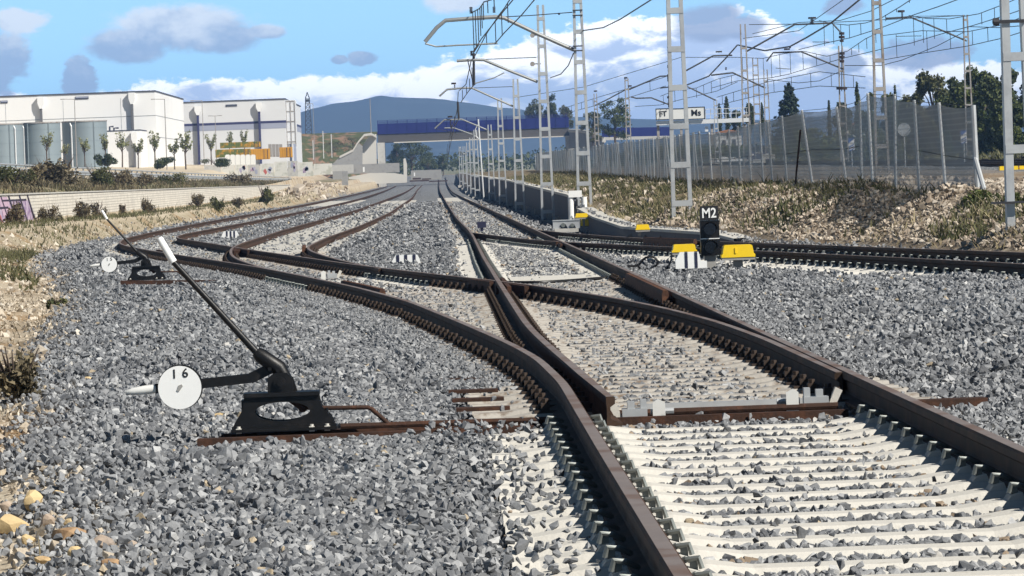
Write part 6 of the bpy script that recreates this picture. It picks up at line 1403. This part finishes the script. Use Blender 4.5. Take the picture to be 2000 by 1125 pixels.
for a in [(1421, 262, 187, 13, 560, 'tallest slim cypress above the gantry walkway'), (1407, 262, 201, 10, 565, 'smaller slim cypress left of the tallest one'), (1490, 262, 200, 9, 560, 'slim dark cypress between the two thin masts'), (1622, 290, 194, 8, 520, 'thin cypress tip right of the fir'), (1678, 300, 160, 12, 470, 'thin cypress left of the high fence mast'), (1752, 300, 165, 8, 470, 'thin cypress tip right of the high fence mast')]:
    tree(*a[:5], 'cypress', a[5], 'cypress', 'cypress_tree', 'cypresses beyond the fence')
def hedge():
    blobs = []
    for i in range(70):
        x = 1290 + i * 10; Y = RNG.uniform(400, 440); p = at(x, 306 - (x - 1290) * .01, Y); blobs.append(((p.x, p.y, p.z + RNG.uniform(.3, 1.8 if x > 1560 else .5)), (1.0, 1.0, .9 if x > 1560 else .5), 1))
    o = crown('undergrowth', None, M['leaf_mid'], blobs, 15000, .30); tag(o, 'green undergrowth along the far road beyond the fence', 'undergrowth', kind='stuff')
    blobs = []
    for i in range(150):
        x = 560 + i * 10; Y = RNG.uniform(1150, 1300); p = at(x, 262 - (x - 862) * .0366 + 78, Y); blobs.append(((p.x, p.y, 4 + RNG.uniform(0, 3.0)), (3.5, 2, 2.2), 1))
    o = crown('far_woods', None, M['leaf_dark'], blobs, 12000, .8); tag(o, 'line of far woods behind the bridge', 'woods', kind='stuff')
hedge()

# ================================================================== MOUNTAINS
def mountains():
    prof = [(-400, 262), (100, 262), (400, 256), (540, 240), (580, 224), (610, 210), (650, 200), (690, 197), (715, 192), (742, 186), (770, 191), (800, 191), (838, 188), (868, 190), (895, 198), (930, 206), (970, 212), (1010, 214), (1060, 224), (1120, 231), (1200, 233), (1300, 236), (1400, 232), (1500, 233), (1640, 228), (1800, 232), (2000, 236), (2400, 240)]
    px = np.array([p[0] for p in prof]); py = np.array([p[1] for p in prof]); xs = np.arange(-380, 2390, 9.0); rows = []
    for j in range(15):
        s = j / 11; Y = 4000 + 1200 * min(s, 1.6); row = []
        for x in xs:
            top = at(float(x), float(np.interp(x, px, py)), 5200); u = top.x
            zz = 6 + (top.z - 6) * (s ** 1.15 if s <= 1 else max(0, 1 - (s - 1) * 2.2)) + float(vnoise(u, Y, 160., 91)) * 36 * min(s, 1) * (1 - min(s, 1)) * 4 * .6 + float(vnoise(u, Y, 45., 92)) * 8 * min(s, 1)
            row.append((u, Y, zz))
        rows.append(row)
    b = MB(); b.grid(rows); o = b.build('mountains', mat('mountain_slopes', (.030, .045, .050), .95, 0, .2, .004, (.10, .11, .10), .55, .72, space='pos'), smooth=True); tag(o, kind='structure')
mountains()

# ================================================================== HAZE
hz = bpy.data.materials.new('haze'); hz.use_nodes = True; t = NT(hz.node_tree); t.n.remove(t.n['Principled BSDF']); pv = t.n.new('ShaderNodeVolumePrincipled'); pv.inputs['Color'].default_value = (.32, .55, 1.0, 1); pv.inputs['Density'].default_value = 1.5e-4; pv.inputs['Anisotropy'].default_value = 0.0
t.l.new(pv.outputs[0], t.n['Material Output'].inputs['Volume'])
b = MB(); b.box((0, 3100, 50), (34000, 6400, 104)); o = b.build('haze', hz); tag(o, kind='stuff'); o['label'] = 'thin blue haze filling the distance'; o['category'] = 'haze'
